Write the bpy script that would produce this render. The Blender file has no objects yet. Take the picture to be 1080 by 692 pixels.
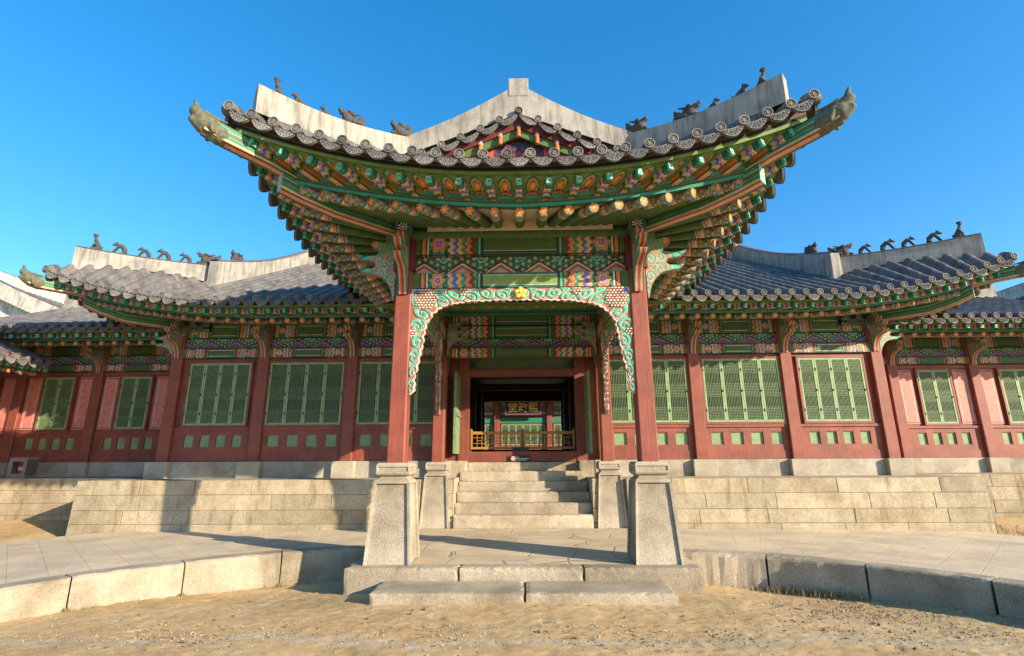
import bpy, bmesh, math, random
import numpy as np
from mathutils import Matrix, Vector, Euler
random.seed(7)
rng = np.random.default_rng(7)
PI = math.pi
scene = bpy.context.scene
COL = scene.collection

# ------------------------------------------------------------------ camera, sky, sun, exposure
EYE = 1.65
def make_camera():
    f, pt, yw, rl = 544.13, .2466985, -.0211408, -.0053134
    fw = Vector((math.sin(yw)*math.cos(pt), math.cos(yw)*math.cos(pt), math.sin(pt)))
    r = Vector((math.cos(yw), -math.sin(yw), 0)); u = r.cross(fw)
    r2 = r*math.cos(rl)+u*math.sin(rl); u2 = -r*math.sin(rl)+u*math.cos(rl)
    cam = bpy.data.cameras.new('camera'); o = bpy.data.objects.new('camera', cam); COL.objects.link(o)
    M = Matrix((r2, u2, -fw)).transposed().to_4x4(); M.translation = Vector((.03, 0, EYE))
    o.matrix_world = M
    cam.sensor_width = 36; cam.lens = 36*f/1080; cam.clip_end = 3000; cam.clip_start = .05
    scene.camera = o
make_camera()
SUN_AZ, SUN_EL = math.radians(57.9), math.radians(17.6)      # from the facade's normal towards +X
world = bpy.data.worlds.new('World'); scene.world = world; world.use_nodes = True
wn = world.node_tree
sky = wn.nodes.new('ShaderNodeTexSky'); sky.sky_type = 'NISHITA'; sky.sun_disc = False
sky.sun_elevation = SUN_EL; sky.sun_rotation = PI-SUN_AZ
sky.air_density = 1.0; sky.dust_density = .5; sky.ozone_density = 3.0; sky.altitude = 200
hs = wn.nodes.new('ShaderNodeHueSaturation'); hs.inputs['Saturation'].default_value = 1.5; hs.inputs['Hue'].default_value = .5
gm = wn.nodes.new('ShaderNodeGamma'); gm.inputs['Gamma'].default_value = .78
wn.links.new(sky.outputs[0], gm.inputs['Color']); wn.links.new(gm.outputs[0], hs.inputs['Color'])
bg = wn.nodes['Background']; bg.inputs['Strength'].default_value = .15
wn.links.new(hs.outputs[0], bg.inputs['Color'])
sl = bpy.data.lights.new('sun', 'SUN'); sl.energy = 3.6; sl.angle = math.radians(.5); sl.color = (1, .85, .63)
so = bpy.data.objects.new('sun', sl); COL.objects.link(so)
sd = Vector((math.sin(SUN_AZ)*math.cos(SUN_EL), -math.cos(SUN_AZ)*math.cos(SUN_EL), math.sin(SUN_EL)))
so.rotation_euler = sd.to_track_quat('Z', 'Y').to_euler()
scene.view_settings.view_transform = 'Standard'; scene.view_settings.look = 'None'
scene.view_settings.exposure = 1.45; scene.view_settings.gamma = 1; scene.view_settings.use_curve_mapping = False
scene.render.engine = 'CYCLES'
scene.cycles.use_denoising = True
scene.cycles.max_bounces = 8; scene.cycles.diffuse_bounces = 5

# ------------------------------------------------------------------ colours (linear albedo)
def c3(*a): return np.array(a, float)
GRN = c3(.075, .135, .035); GRNL = c3(.20, .30, .075); GRND = c3(.03, .065, .022); TEAL = c3(.025, .25, .15); TEALL = c3(.10, .50, .36)
ORANGE = c3(.80, .17, .045); PEACH = c3(.78, .38, .24); YEL = c3(.72, .42, .06); BLUE = c3(.09, .14, .56)
RED = c3(.30, .05, .035); WHITE = c3(.78, .75, .66); BLACK = c3(.015, .015, .015); COLRED = c3(.25, .061, .037)
MAROON = c3(.13, .022, .02); CREAM = c3(.55, .44, .31); PINK = c3(.57, .19, .15); PURPLE = c3(.13, .07, .25)
WGREEN = c3(.235, .345, .165); BROWN = c3(.25, .11, .06)

# ------------------------------------------------------------------ materials
def mat(name):
    m = bpy.data.materials.new(name); m.use_nodes = True
    nt = m.node_tree; return m, nt, nt.nodes['Principled BSDF']
def N(nt, t, **k):
    n = nt.nodes.new(t)
    for a, b in k.items():
        if a in n.inputs: n.inputs[a].default_value = b
        else: setattr(n, a, b)
    return n
def coords(nt, kind='Object', scale=(1, 1, 1)):
    tc = N(nt, 'ShaderNodeTexCoord'); mp = N(nt, 'ShaderNodeMapping'); mp.inputs['Scale'].default_value = scale
    nt.links.new(tc.outputs[kind], mp.inputs[0]); return mp.outputs[0]
def noise(nt, vec, scale, detail=4, rough=.55):
    n = N(nt, 'ShaderNodeTexNoise'); n.inputs['Scale'].default_value = scale; n.inputs['Detail'].default_value = detail
    n.inputs['Roughness'].default_value = rough
    if vec is not None: nt.links.new(vec, n.inputs['Vector'])
    return n.outputs['Fac']
def ramp(nt, fac, pts):
    r = N(nt, 'ShaderNodeValToRGB'); e = r.color_ramp.elements
    while len(e) < len(pts): e.new(.5)
    for i, (p, c) in enumerate(pts):
        e[i].position = p; e[i].color = (*c, 1) if hasattr(c, '__len__') else (c, c, c, 1)
    nt.links.new(fac, r.inputs[0]); return r.outputs[0]
def mix(nt, a, b, fac=1, mode='MULTIPLY'):
    m = N(nt, 'ShaderNodeMix', data_type='RGBA', blend_type=mode)
    for s, v in ((0, fac), (6, a), (7, b)):
        if hasattr(v, 'is_output') or isinstance(v, bpy.types.NodeSocket): nt.links.new(v, m.inputs[s])
        else: m.inputs[s].default_value = v if s == 0 else (*v, 1)
    return m.outputs[2]
def bump(nt, p, h, strength=.3, dist=.02):
    b = N(nt, 'ShaderNodeBump'); b.inputs['Strength'].default_value = strength; b.inputs['Distance'].default_value = dist
    nt.links.new(h, b.inputs['Height']); nt.links.new(b.outputs[0], p.inputs['Normal']); return b
def attr(nt):
    a = N(nt, 'ShaderNodeAttribute', attribute_name='paint'); return a.outputs['Color']
M = {}
def build_materials():
    # painted wood: colours come from the painted ornament of the mesh, worn by fine noise
    m, nt, p = mat('painted_wood'); v = coords(nt)
    n1 = noise(nt, v, 9, 6, .65); n2 = noise(nt, coords(nt, 'Object', (1, 1, 1)), 70, 3)
    c = mix(nt, attr(nt), ramp(nt, n1, [(.3, .72), (.62, 1.08)]))
    c = mix(nt, c, ramp(nt, n2, [(.35, .86), (.65, 1.06)]))
    nt.links.new(c, p.inputs['Base Color']); p.inputs['Roughness'].default_value = .62
    bump(nt, p, n2, .25, .01); M['paint'] = m
    # red column timber: long grain along z
    m, nt, p = mat('red_timber'); v = coords(nt, 'Object', (14, 14, .9))
    g = noise(nt, v, 2.2, 6, .6); n1 = noise(nt, coords(nt), 2.5, 5, .6)
    c = mix(nt, attr(nt), ramp(nt, g, [(.28, .84), (.6, 1.06)])); c = mix(nt, c, ramp(nt, n1, [(.3, .66), (.66, 1.15)])); pt = noise(nt, coords(nt, 'Object', (5, 5, 1.2)), 3.5, 6, .7); c = mix(nt, c, c3(.30, .155, .11), ramp(nt, pt, [(.62, 0.), (.80, .5)]), 'MIX')
    ck = noise(nt, coords(nt, 'Object', (26, 26, .55)), 1.6, 3, .5); cf = ramp(nt, ck, [(.485, 0.), (.5, 1.), (.515, 0.)]); cm = noise(nt, coords(nt), 1.7, 2); c = mix(nt, c, c3(.06, .018, .014), mixf(nt, cf, ramp(nt, cm, [(.52, 0.), (.60, .75)])), 'MIX')
    nt.links.new(c, p.inputs['Base Color']); p.inputs['Roughness'].default_value = .6
    bump(nt, p, g, .35, .012); M['red'] = m
    # granite
    def granite(name, tint, rough_scale=60, bstr=.5, stain=(.50, 1.1)):
        m, nt, p = mat(name); v = coords(nt)
        sp = noise(nt, v, 160, 2, .7); md = noise(nt, v, rough_scale, 4, .7); lg = noise(nt, v, 1.3, 6, .65)
        c = mix(nt, attr(nt), ramp(nt, sp, [(.3, .55), (.5, 1.0), (.7, 1.15)]))
        c = mix(nt, c, ramp(nt, lg, [(.28, c3(stain[0]*1.02, stain[0]*.94, stain[0]*.8)), (.62, c3(stain[1], stain[1], stain[1]))]))
        c = mix(nt, c, ramp(nt, md, [(.3, .68), (.6, 1.08)]))
        nt.links.new(c, p.inputs['Base Color']); p.inputs['Roughness'].default_value = .9
        bump(nt, p, md, bstr, .02); return m
    M['stone'] = granite('granite', None)
    M['rough_stone'] = granite('rough_granite', None, 62, .95)
    # plaster of the ridges: rain streaks
    m, nt, p = mat('lime_plaster'); v = coords(nt, 'Object', (6, 6, .8))
    st = noise(nt, v, 1.8, 6, .65); lg = noise(nt, coords(nt), 2.2, 5, .6)
    c = mix(nt, attr(nt), ramp(nt, st, [(.32, c3(.50, .48, .44)), (.54, c3(1.02, 1.0, .97))]))
    c = mix(nt, c, ramp(nt, lg, [(.3, .66), (.55, 1.08)]))
    nt.links.new(c, p.inputs['Base Color']); p.inputs['Roughness'].default_value = .92
    bump(nt, p, noise(nt, coords(nt), 30, 5), .35, .012); M['plaster'] = m
    # fired roof tile
    m, nt, p = mat('roof_tile'); v = coords(nt)
    n1 = noise(nt, v, 3.2, 6, .65); n2 = noise(nt, v, 45, 4, .6)
    c = mix(nt, attr(nt), ramp(nt, n1, [(.28, c3(.5, .5, .52)), (.6, c3(1.25, 1.22, 1.2))]))
    c = mix(nt, c, ramp(nt, n2, [(.3, .7), (.65, 1.15)]))
    nt.links.new(c, p.inputs['Base Color']); p.inputs['Roughness'].default_value = .72
    bump(nt, p, n2, .4, .008); M['tile'] = m
    # weathered bronze-grey ceramic of figurines
    m, nt, p = mat('weathered_clay'); v = coords(nt)
    n2 = noise(nt, v, 28, 5, .65)
    c = mix(nt, attr(nt), ramp(nt, n2, [(.3, .55), (.62, 1.35)]))
    nt.links.new(c, p.inputs['Base Color']); p.inputs['Roughness'].default_value = .85
    bump(nt, p, n2, .5, .015); M['clay'] = m
    # sandy ground
    m, nt, p = mat('sandy_soil'); v = coords(nt)
    a = noise(nt, v, .8, 6, .65); b = noise(nt, v, 9, 6, .7); g = noise(nt, v, 90, 4, .75)
    sv = N(nt, 'ShaderNodeSeparateXYZ'); nt.links.new(v, sv.inputs[0])
    w = noise(nt, coords(nt, 'Object', (.5, 1.2, 1)), 1.1, 4, .6)
    ad = N(nt, 'ShaderNodeMath', operation='MULTIPLY_ADD'); nt.links.new(w, ad.inputs[0]); ad.inputs[1].default_value = .75
    nt.links.new(sv.outputs['Y'], ad.inputs[2])
    band = ramp(nt, N_map(nt, ad.outputs[0], 5.3, 6.3), [(.30, .0), (.42, 1.0), (.52, .9), (.66, .0)])
    c = ramp(nt, a, [(.28, c3(.46, .29, .125)), (.5, c3(.59, .40, .19)), (.7, c3(.64, .475, .26))])
    c = mix(nt, c, c3(.50, .42, .31), ramp(nt, mixf(nt, band, b), [(.32, 0.), (.6, 1.)]), 'MIX')
    ol = noise(nt, coords(nt, 'Object', (.5, .8, 1)), 1.0, 5, .7); c = mix(nt, c, c3(.26, .225, .09), ramp(nt, ol, [(.50, 0.), (.72, .8)]), 'MIX')
    c = mix(nt, c, ramp(nt, b, [(.28, .76), (.6, 1.07)])); c = mix(nt, c, ramp(nt, g, [(.32, .55), (.55, 1.08)]))
    nt.links.new(c, p.inputs['Base Color']); p.inputs['Roughness'].default_value = .97
    h = mixf(nt, b, g, 'ADD'); bump(nt, p, h, .55, .016); M['soil'] = m
    # paving of long stone flags (radial joints come with the uv map)
    m, nt, p = mat('paving_flags'); tc = N(nt, 'ShaderNodeTexCoord')
    br = N(nt, 'ShaderNodeTexBrick'); nt.links.new(tc.outputs['UV'], br.inputs['Vector'])
    br.inputs['Scale'].default_value = 1; br.inputs['Brick Width'].default_value = 1.15; br.inputs['Row Height'].default_value = .42
    br.inputs['Mortar Size'].default_value = .006; br.inputs['Mortar Smooth'].default_value = .3
    br.inputs['Color1'].default_value = (.68, .55, .37, 1); br.inputs['Color2'].default_value = (.63, .51, .345, 1); br.inputs['Mortar'].default_value = (.53, .42, .28, 1)
    br.offset = .37
    v = coords(nt); sp = noise(nt, v, 140, 2, .7); lg = noise(nt, v, 1.1, 6, .65); md = noise(nt, v, 25, 4, .65)
    c = mix(nt, br.outputs['Color'], ramp(nt, sp, [(.3, .68), (.55, 1.06)])); c = mix(nt, c, ramp(nt, lg, [(.3, .72), (.62, 1.1)]))
    c = mix(nt, c, ramp(nt, md, [(.3, .88), (.6, 1.05)]))
    nt.links.new(c, p.inputs['Base Color']); p.inputs['Roughness'].default_value = .9
    hh = mixf(nt, br.outputs['Fac'], md, 'SUBTRACT_REV'); bump(nt, p, hh, .5, .012); M['paving'] = m
    # large irregular polygonal flags of the porch floor
    m, nt, p = mat('polygon_flags'); v = coords(nt, 'Object', (1.25, 1.6, 0)); wv = N(nt, 'ShaderNodeTexVoronoi', feature='DISTANCE_TO_EDGE'); wv.inputs['Scale'].default_value = 1; wv.inputs['Randomness'].default_value = .75
    nt.links.new(v, wv.inputs['Vector']); vc = N(nt, 'ShaderNodeTexVoronoi'); vc.inputs['Scale'].default_value = 1; vc.inputs['Randomness'].default_value = .75; nt.links.new(v, vc.inputs['Vector'])
    bw = N(nt, 'ShaderNodeRGBToBW'); nt.links.new(vc.outputs['Color'], bw.inputs[0])
    jt = ramp(nt, wv.outputs['Distance'], [(.006, 0.), (.016, 1.)]); o = coords(nt)
    c = ramp(nt, bw.outputs[0], [(.2, c3(.54, .435, .29)), (.8, c3(.62, .505, .34))]); c = mix(nt, c, ramp(nt, noise(nt, o, 140, 2, .7), [(.3, .68), (.55, 1.06)]))
    c = mix(nt, c, ramp(nt, noise(nt, o, 1.4, 6, .65), [(.3, .76), (.62, 1.1)])); c = mix(nt, c3(.34, .27, .18), c, jt, 'MIX')
    nt.links.new(c, p.inputs['Base Color']); p.inputs['Roughness'].default_value = .9; md = noise(nt, o, 25, 4, .65)
    bump(nt, p, mixf(nt, jt, md, 'ADD'), .45, .012); M['flags'] = m
    # coursed granite blocks (uv in metres)
    m, nt, p = mat('granite_blocks'); v = coords(nt)
    sp = noise(nt, v, 150, 2, .7); lg = noise(nt, v, 1.6, 6, .65); md = noise(nt, v, 30, 4, .65)
    c = mix(nt, attr(nt), ramp(nt, sp, [(.3, .62), (.55, 1.06)]))
    c = mix(nt, c, ramp(nt, lg, [(.28, c3(.66, .60, .48)), (.6, c3(1.1, 1.08, 1.05))]))
    c = mix(nt, c, ramp(nt, md, [(.3, .74), (.6, 1.08)]))
    st = noise(nt, coords(nt, 'Object', (3.2, 3.2, .45)), 1.6, 5, .65); c = mix(nt, c, ramp(nt, st, [(.30, c3(.58, .52, .42)), (.46, c3(1, 1, 1))]))
    nt.links.new(c, p.inputs['Base Color']); p.inputs['Roughness'].default_value = .9
    bump(nt, p, mixf(nt, md, sp, 'ADD'), .7, .016); M['blocks'] = m
    for nm, col, r, me in (('gold', (.85, .56, .10), .4, .25), ('dark_wood', (.05, .025, .018), .6, 0), ('plain', None, .6, 0), ('black_metal', (.012, .012, .012), .4, .2)):
        m, nt, p = mat(nm); p.inputs['Roughness'].default_value = r; p.inputs['Metallic'].default_value = me
        n1 = noise(nt, coords(nt), 8, 4)
        c = mix(nt, attr(nt) if col is None else c3(*col), ramp(nt, n1, [(.3, .75), (.65, 1.1)]))
        nt.links.new(c, p.inputs['Base Color']); M[nm] = m
    m, nt, p = mat('window_glass'); p.inputs['Base Color'].default_value = (.8, .85, .85, 1); p.inputs['Roughness'].default_value = .05
    p.inputs['Transmission Weight'].default_value = 1; p.inputs['IOR'].default_value = 1.2; M['glass'] = m
    m, nt, p = mat('dry_grass'); n1 = noise(nt, coords(nt), 14, 3)
    nt.links.new(ramp(nt, n1, [(.3, c3(.16, .12, .04)), (.7, c3(.34, .26, .11))]), p.inputs['Base Color']); p.inputs['Roughness'].default_value = .9; M['grass'] = m
def N_map(nt, v, a, b):
    n = N(nt, 'ShaderNodeMapRange'); nt.links.new(v, n.inputs[0]); n.inputs[1].default_value = a; n.inputs[2].default_value = b; return n.outputs[0]
def mixf(nt, a, b, op='MULTIPLY'):
    rev = op.endswith('_REV'); n = N(nt, 'ShaderNodeMath', operation=op.replace('_REV', ''))
    nt.links.new(b if rev else a, n.inputs[0]); nt.links.new(a if rev else b, n.inputs[1]); return n.outputs[0]
build_materials()

# ------------------------------------------------------------------ mesh builder
class MB:
    def __init__(s): s.v = []; s.c = []; s.f = []; s.n = 0
    def add(s, V, F, C):
        V = np.asarray(V, float).reshape(-1, 3); C = np.asarray(C, float)
        if C.ndim == 1: C = np.tile(C, (len(V), 1))
        s.v.append(V); s.c.append(C.reshape(-1, 3)); b = s.n
        s.f.extend([tuple(int(i)+b for i in q) for q in F]); s.n += len(V)
    def grid(s, P, C, flip=False, close=False):
        nu, nv = P.shape[:2]
        I = np.arange(nu*nv).reshape(nu, nv)
        if close: I = np.concatenate([I, I[:1]], 0)
        q = np.stack([I[:-1, :-1], I[1:, :-1], I[1:, 1:], I[:-1, 1:]], -1).reshape(-1, 4)
        if flip: q = q[:, ::-1]
        C = np.asarray(C, float)
        if C.ndim == 1: C = np.broadcast_to(C, P.shape)
        s.add(P.reshape(-1, 3), q.tolist(), C.reshape(-1, 3))
    def box(s, lo, hi, col, M4=None):
        x0, y0, z0 = lo; x1, y1, z1 = hi
        V = np.array([(x0, y0, z0), (x1, y0, z0), (x1, y1, z0), (x0, y1, z0), (x0, y0, z1), (x1, y0, z1), (x1, y1, z1), (x0, y1, z1)], float)
        if M4 is not None: V = xf(V, M4)
        s.add(V, [(3, 2, 1, 0), (4, 5, 6, 7), (0, 1, 5, 4), (1, 2, 6, 5), (2, 3, 7, 6), (3, 0, 4, 7)], col)
    def loft(s, rings, col, caps=True, closed=True):
        R = np.asarray(rings, float); nr, k = R.shape[:2]
        F = []
        for i in range(nr-1):
            for j in range(k if closed else k-1):
                j2 = (j+1) % k; F.append((i*k+j, i*k+j2, (i+1)*k+j2, (i+1)*k+j))
        if caps: F.append(tuple(range(k-1, -1, -1))); F.append(tuple((nr-1)*k+j for j in range(k)))
        C = np.asarray(col, float)
        if C.ndim == 2: C = np.repeat(C, k, 0) if len(C) == nr else np.tile(C, (nr, 1))
        s.add(R.reshape(-1, 3), F, C)
    def tube(s, pts, rad, col, n=8):
        pts = [Vector(p) for p in pts]; rad = rad if hasattr(rad, '__len__') else [rad]*len(pts); R = []
        for i, p in enumerate(pts):
            d = (pts[min(i+1, len(pts)-1)]-pts[max(i-1, 0)]).normalized()
            a = d.cross(Vector((0, 0, 1)) if abs(d.z) < .95 else Vector((1, 0, 0))).normalized(); b = d.cross(a)
            R.append([tuple(p+(a*math.cos(t)+b*math.sin(t))*rad[i]) for t in np.arange(n)*2*PI/n])
        s.loft(R, col)
    def prism(s, poly, o, ex, ey, ez, depth, col, side=None):
        o, ex, ey, ez = (np.array(q, float) for q in (o, ex, ey, ez)); n = len(poly)
        A = np.array([o+ex*p[0]+ey*p[1] for p in poly]); B = A+ez*depth
        s.add(A, [tuple(range(n))[::-1]], col); s.add(B, [tuple(range(n))], col)
        s.add(np.concatenate([A, B]), [(i, (i+1) % n, n+(i+1) % n, n+i) for i in range(n)], col if side is None else side)
    def mesh(s, name, material, smooth=False, bevel=0, fixnormals=True):
        me = bpy.data.meshes.new(name)
        V = np.concatenate(s.v); C = np.concatenate(s.c)
        me.from_pydata(V.tolist(), [], s.f); me.update()
        a = me.color_attributes.new('paint', 'FLOAT_COLOR', 'POINT')
        a.data.foreach_set('color', np.concatenate([C, np.ones((len(C), 1))], 1).astype(np.float32).ravel())
        if fixnormals or bevel:
            bm = bmesh.new(); bm.from_mesh(me)
            if bevel:
                es = [e for e in bm.edges if len(e.link_faces) == 2 and e.calc_face_angle(0) > .6]
                bmesh.ops.bevel(bm, geom=es, offset=bevel, segments=2, profile=.6, affect='EDGES', clamp_overlap=True)
            bmesh.ops.recalc_face_normals(bm, faces=bm.faces); bm.to_mesh(me); bm.free()
        me.materials.append(M[material])
        if smooth:
            me.polygons.foreach_set('use_smooth', [True]*len(me.polygons))
        return me
    def build(s, name, material, parent=None, smooth=False, bevel=0, **k):
        return link(name, s.mesh(name, material, smooth, bevel, **k), parent)
def xf(V, M4):
    A = np.array(M4); return V@A[:3, :3].T+A[:3, 3]
def link(name, data, parent=None, mw=None):
    o = bpy.data.objects.new(name, data); COL.objects.link(o)
    if parent is not None: o.parent = parent
    if mw is not None: o.matrix_local = mw
    return o
def thing(name, label, cat, loc=(0, 0, 0), group=None):
    o = bpy.data.objects.new(name, None); COL.objects.link(o); o.location = loc; o.empty_display_size = .2
    tag(o, label, cat, group); return o
def tag(o, label, cat, group=None):
    o['label'] = label; o['category'] = cat
    if group: o['group'] = group
    return o
def structure(o, kind='structure'): o['kind'] = kind; return o

# ------------------------------------------------------------------ dancheong ornament painters
def bands(x, cols, edge=None, ew=.12):
    n = len(cols); i = np.clip((x*n).astype(int), 0, n-1); out = np.array(cols)[i]
    if edge is not None:
        fr = x*n-np.floor(x*n); out = np.where(((fr < ew) | (fr > 1-ew))[..., None], edge, out)
    return out
def flower(dx, dy, R, petals=6, cols=(YEL, ORANGE, WHITE, TEAL)):
    r = np.hypot(dx, dy)/R; th = np.arctan2(dy, dx)
    pr = .62+.26*np.abs(np.cos(th*petals/2))
    o = np.full(r.shape+(3,), np.nan)
    o = np.where((r < 1)[..., None], cols[3], o); o = np.where((r < pr)[..., None], cols[2], o)
    o = np.where((r < pr-.12)[..., None], cols[1], o); o = np.where((r < .26)[..., None], cols[0], o); return o
def over(base, top): return np.where(np.isnan(top), base, top)
def scroll(U, V, cell, bgc, vine, edge, turns=1.6):
    """rows of volutes of alternating hand, joined by a wave"""
    iu = np.floor(U/cell); fu = U-(iu+.5)*cell; sg = np.where(np.mod(iu, 2) < 1, 1., -1.)
    y = (V-sg*cell*.08)*sg
    r = np.hypot(fu, y)/(cell*.52); th = np.arctan2(y, fu)/(2*PI)
    s = np.mod(r*turns-th*1.0, 1.0); inside = r < 1.0
    vm = inside & (s < .56) ; em = inside & (((s >= .56) & (s < .66)) | (s > .93))
    wv = np.abs(V-cell*.42*np.sin(PI*U/cell+PI/2)); vm |= (wv < cell*.13) & ~inside; em |= (wv < cell*.19) & ~inside & ~vm
    out = np.where(vm[..., None], vine, bgc); out = np.where((em & ~vm)[..., None], edge, out); return out, vm
def scroll2(U, V, cell, bgc, vine, edge):
    row = np.round(V/cell); return scroll(U+row*cell*.5, V-row*cell, cell, bgc, vine, edge)
def beam_paint(U, V, half, h, centre=GRN, zone=1.65):
    au = np.abs(U); t = (half-au)/zone; v = V/h; col = np.broadcast_to(centre, U.shape+(3,)).copy()
    k = lambda a, b: (t >= a) & (t < b)
    put = lambda m, c: np.copyto(col, c, where=m[..., None])
    put(k(-1, .07), GRN)
    put(k(.07, .15), bands(np.clip((t-.07)/.08, 0, .999), [BLACK, YEL*.7, ORANGE, ORANGE, BLACK, TEAL, WHITE]))
    fm = k(.15, .35); put(fm, GRND)
    dx, dy = (t-.245)*zone, (v-.5)*h
    ray = np.sin(np.arctan2(dy, dx)*9) > .2; put(fm & ray, TEAL)
    put(fm & (np.abs(dx) < .014*zone/1.65) & (np.abs(dy) > .1*h), BLUE)
    R = min(h*.6, .105*zone); r = np.hypot(dx, dy*.9)/R; th = np.arctan2(dy, dx)
    for lim, c in ((.92, BLACK), (.86, YEL), (.76, TEAL), (.68, ORANGE), (.46, WHITE), (.40, BLUE), (.2, ORANGE)):
        put(fm & (r < lim*(.86+.14*np.cos(th*6))), c)
    zig = np.abs(np.mod(v*max(1.5, round(h/.115*2)/2)+.25, 1)-.5)*2
    w = (t-.35)/.25+ (zig-.5)*.13
    cm = (w >= 0) & (t > .3) & (w < 1)
    fr = np.mod(w*6, 1)
    put(cm, bands(np.clip(w, 0, .999), [PEACH, BLUE, YEL, TEAL, ORANGE, RED*.6]))
    put(cm & (fr > .88), BLACK); put(cm & (fr < .1), WHITE*.75)
    ln = (t >= .62) & (t < .68) & ~cm; put(ln, GRND); put(k(.64, .655), TEALL); put(k(.668, .685), BLACK)
    ce = t >= .685
    put(ce & ((v < .10) | (v > .90)), TEAL*.7); put(ce & (((v > .10) & (v < .16)) | ((v > .84) & (v < .90))), BLACK)
    put(ce & (((v > .16) & (v < .19)) | ((v > .81) & (v < .84))), WHITE*.8)
    put((v < .035) | (v > .965), BLACK); return col
def hall_beam_paint(U, V, half, h):
    c = beam_paint(U, V, half, h, GRN*.9, zone=half*1.0); return c
def frieze_paint(U, V, h, period, tri=BROWN):
    q = U/period; fx = q-np.floor(q)-.5; v = V/h
    col, _ = scroll(U, V-h*.55, h*.5, GRND, TEAL*.8, BLACK)
    q2 = U/(h*.36); q3 = V/(h*.36); r = np.hypot(np.mod(q2, 1)-.5, np.mod(q3+.5*np.mod(np.floor(q2), 2), 1)-.5)
    col = np.where((r < .2)[..., None], ORANGE, col)
    col = np.where(((r > .2) & (r < .29))[..., None], TEALL*.8, col)
    T = (v < .62) & (np.abs(fx) < .42*(1-v/.66)); 
    def put(m, c): np.copyto(col, c, where=m[..., None])
    put((v < .72) & (np.abs(fx) < .42*(1-v/.74)+.05), BLACK); put(T, PEACH if tri is BROWN else c3(.28, .2, .5)); put((v < .5) & (np.abs(fx) < .36*(1-v/.54)), tri)
    put((v < .3) & (np.abs(fx) < .24*(1-v/.34)), CREAM*.8 if tri is BROWN else RED)
    fx2 = np.mod(q+.5, 1)-.5
    put((v > .70) & (np.abs(fx2) < .17-.10*(1-v)/.3), TEALL); put((v > .76) & (np.abs(fx2) < .11-.08*(1-v)/.3), BLACK); put((v > .82) & (np.abs(fx2) < .06), c3(.2, .25, .25))
    return col
def painted_board(mb, fn, x0, x1, z0, z1, y, thick=.12, res=.012, back=GRND, bottom=None, O=None):
    """board along x whose front (-y) face and underside carry ornament fn(U,V); O maps local to world"""
    nx = max(4, int((x1-x0)/res)); nz = max(4, int((z1-z0)/res))
    xs = np.linspace(x0, x1, nx); zs = np.linspace(z0, z1, nz); X, Z = np.meshgrid(xs, zs, indexing='ij')
    U = X-(x0+x1)/2; P = np.stack([X, np.full_like(X, y), Z], -1)
    T = (lambda A: A) if O is None else (lambda A: xf(A.reshape(-1, 3), O).reshape(A.shape))
    mb.grid(T(P), fn(U, Z-z0))
    ys = np.linspace(y, y+thick, 6); X2, Y2 = np.meshgrid(xs, ys, indexing='ij')
    cb = fn(X2-(x0+x1)/2, (Y2-y)/thick*(z1-z0)*.98) if bottom is None else bottom
    mb.grid(T(np.stack([X2, Y2, np.full_like(X2, z0)], -1)), cb, flip=True)
    V = np.array([(x0, y, z0), (x1, y, z0), (x1, y+thick, z0), (x0, y+thick, z0), (x0, y, z1), (x1, y, z1), (x1, y+thick, z1), (x0, y+thick, z1)], float)
    mb.add(T(V), [(4, 5, 6, 7), (1, 2, 6, 5), (2, 3, 7, 6), (3, 0, 4, 7)], back)

# ------------------------------------------------------------------ rafters
def rafter_mesh(r=.074, L=2.5, res=1.0):
    mb = MB(); n = int(28*res)
    xs = np.concatenate([np.linspace(0, .5, int(64*res)), np.linspace(.52, L, 6)])
    th = np.arange(n)*2*PI/n; X, T = np.meshgrid(xs, th, indexing='ij')
    P = np.stack([-X, r*np.cos(T), r*np.sin(T)], -1)
    col = np.broadcast_to(GRN, X.shape+(3,)).copy(); put = lambda m, c: np.copyto(col, c, where=m[..., None])
    fl = (X > .015) & (X < .27)
    put(fl, TEAL*.75)
    cellx, cellt = .085, 2*PI/5
    ix = np.floor(X/cellx); fx = (X/cellx-ix-.5)*cellx; it = np.floor(T/cellt+.5*np.mod(ix, 2)); ft = (T/cellt+.5*np.mod(ix, 2)-it-.5)*cellt*r
    rr = np.hypot(fx, ft)/.034; ang = np.arctan2(ft, fx)
    put(fl & (rr < 1.02), GRND); put(fl & (rr < .72+.16*np.cos(5*ang)), ORANGE); put(fl & (rr < .3), YEL); put(fl & (rr > 1.02) & (rr < 1.16), WHITE*.7)
    put(fl & (np.mod(ix+it, 3) < 1) & (rr < .72), BLUE*1.3); put(fl & (np.mod(ix+it, 3) < 1) & (rr < .3), WHITE)
    bm = (X >= .27) & (X < .47); put(bm, bands(np.clip((X-.27+.012*np.cos(T*3))/.2, 0, .999), [WHITE, YEL, ORANGE, PEACH, BLUE, TEALL*.7, YEL*.8, BLACK, TEAL, GRND]))
    put(X <= .015, TEALL)
    P2 = np.concatenate([P, P[:, :1]], 1); mb.grid(P2, np.concatenate([col, col[:, :1]], 1))
    rs = np.linspace(0, r, 11); R, T = np.meshgrid(rs, np.linspace(0, 2*PI, n*2+1), indexing='ij')
    c = over(np.broadcast_to(TEAL*.5, R.shape+(3,)), flower(R*np.cos(T), R*np.sin(T), r*.98, 6, (YEL, ORANGE*.85, YEL*.6, GRND)))
    mb.grid(np.stack([np.full_like(R, .004), R*np.cos(T), R*np.sin(T)], -1), c)
    return mb.mesh('rafter', 'paint', True)
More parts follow.
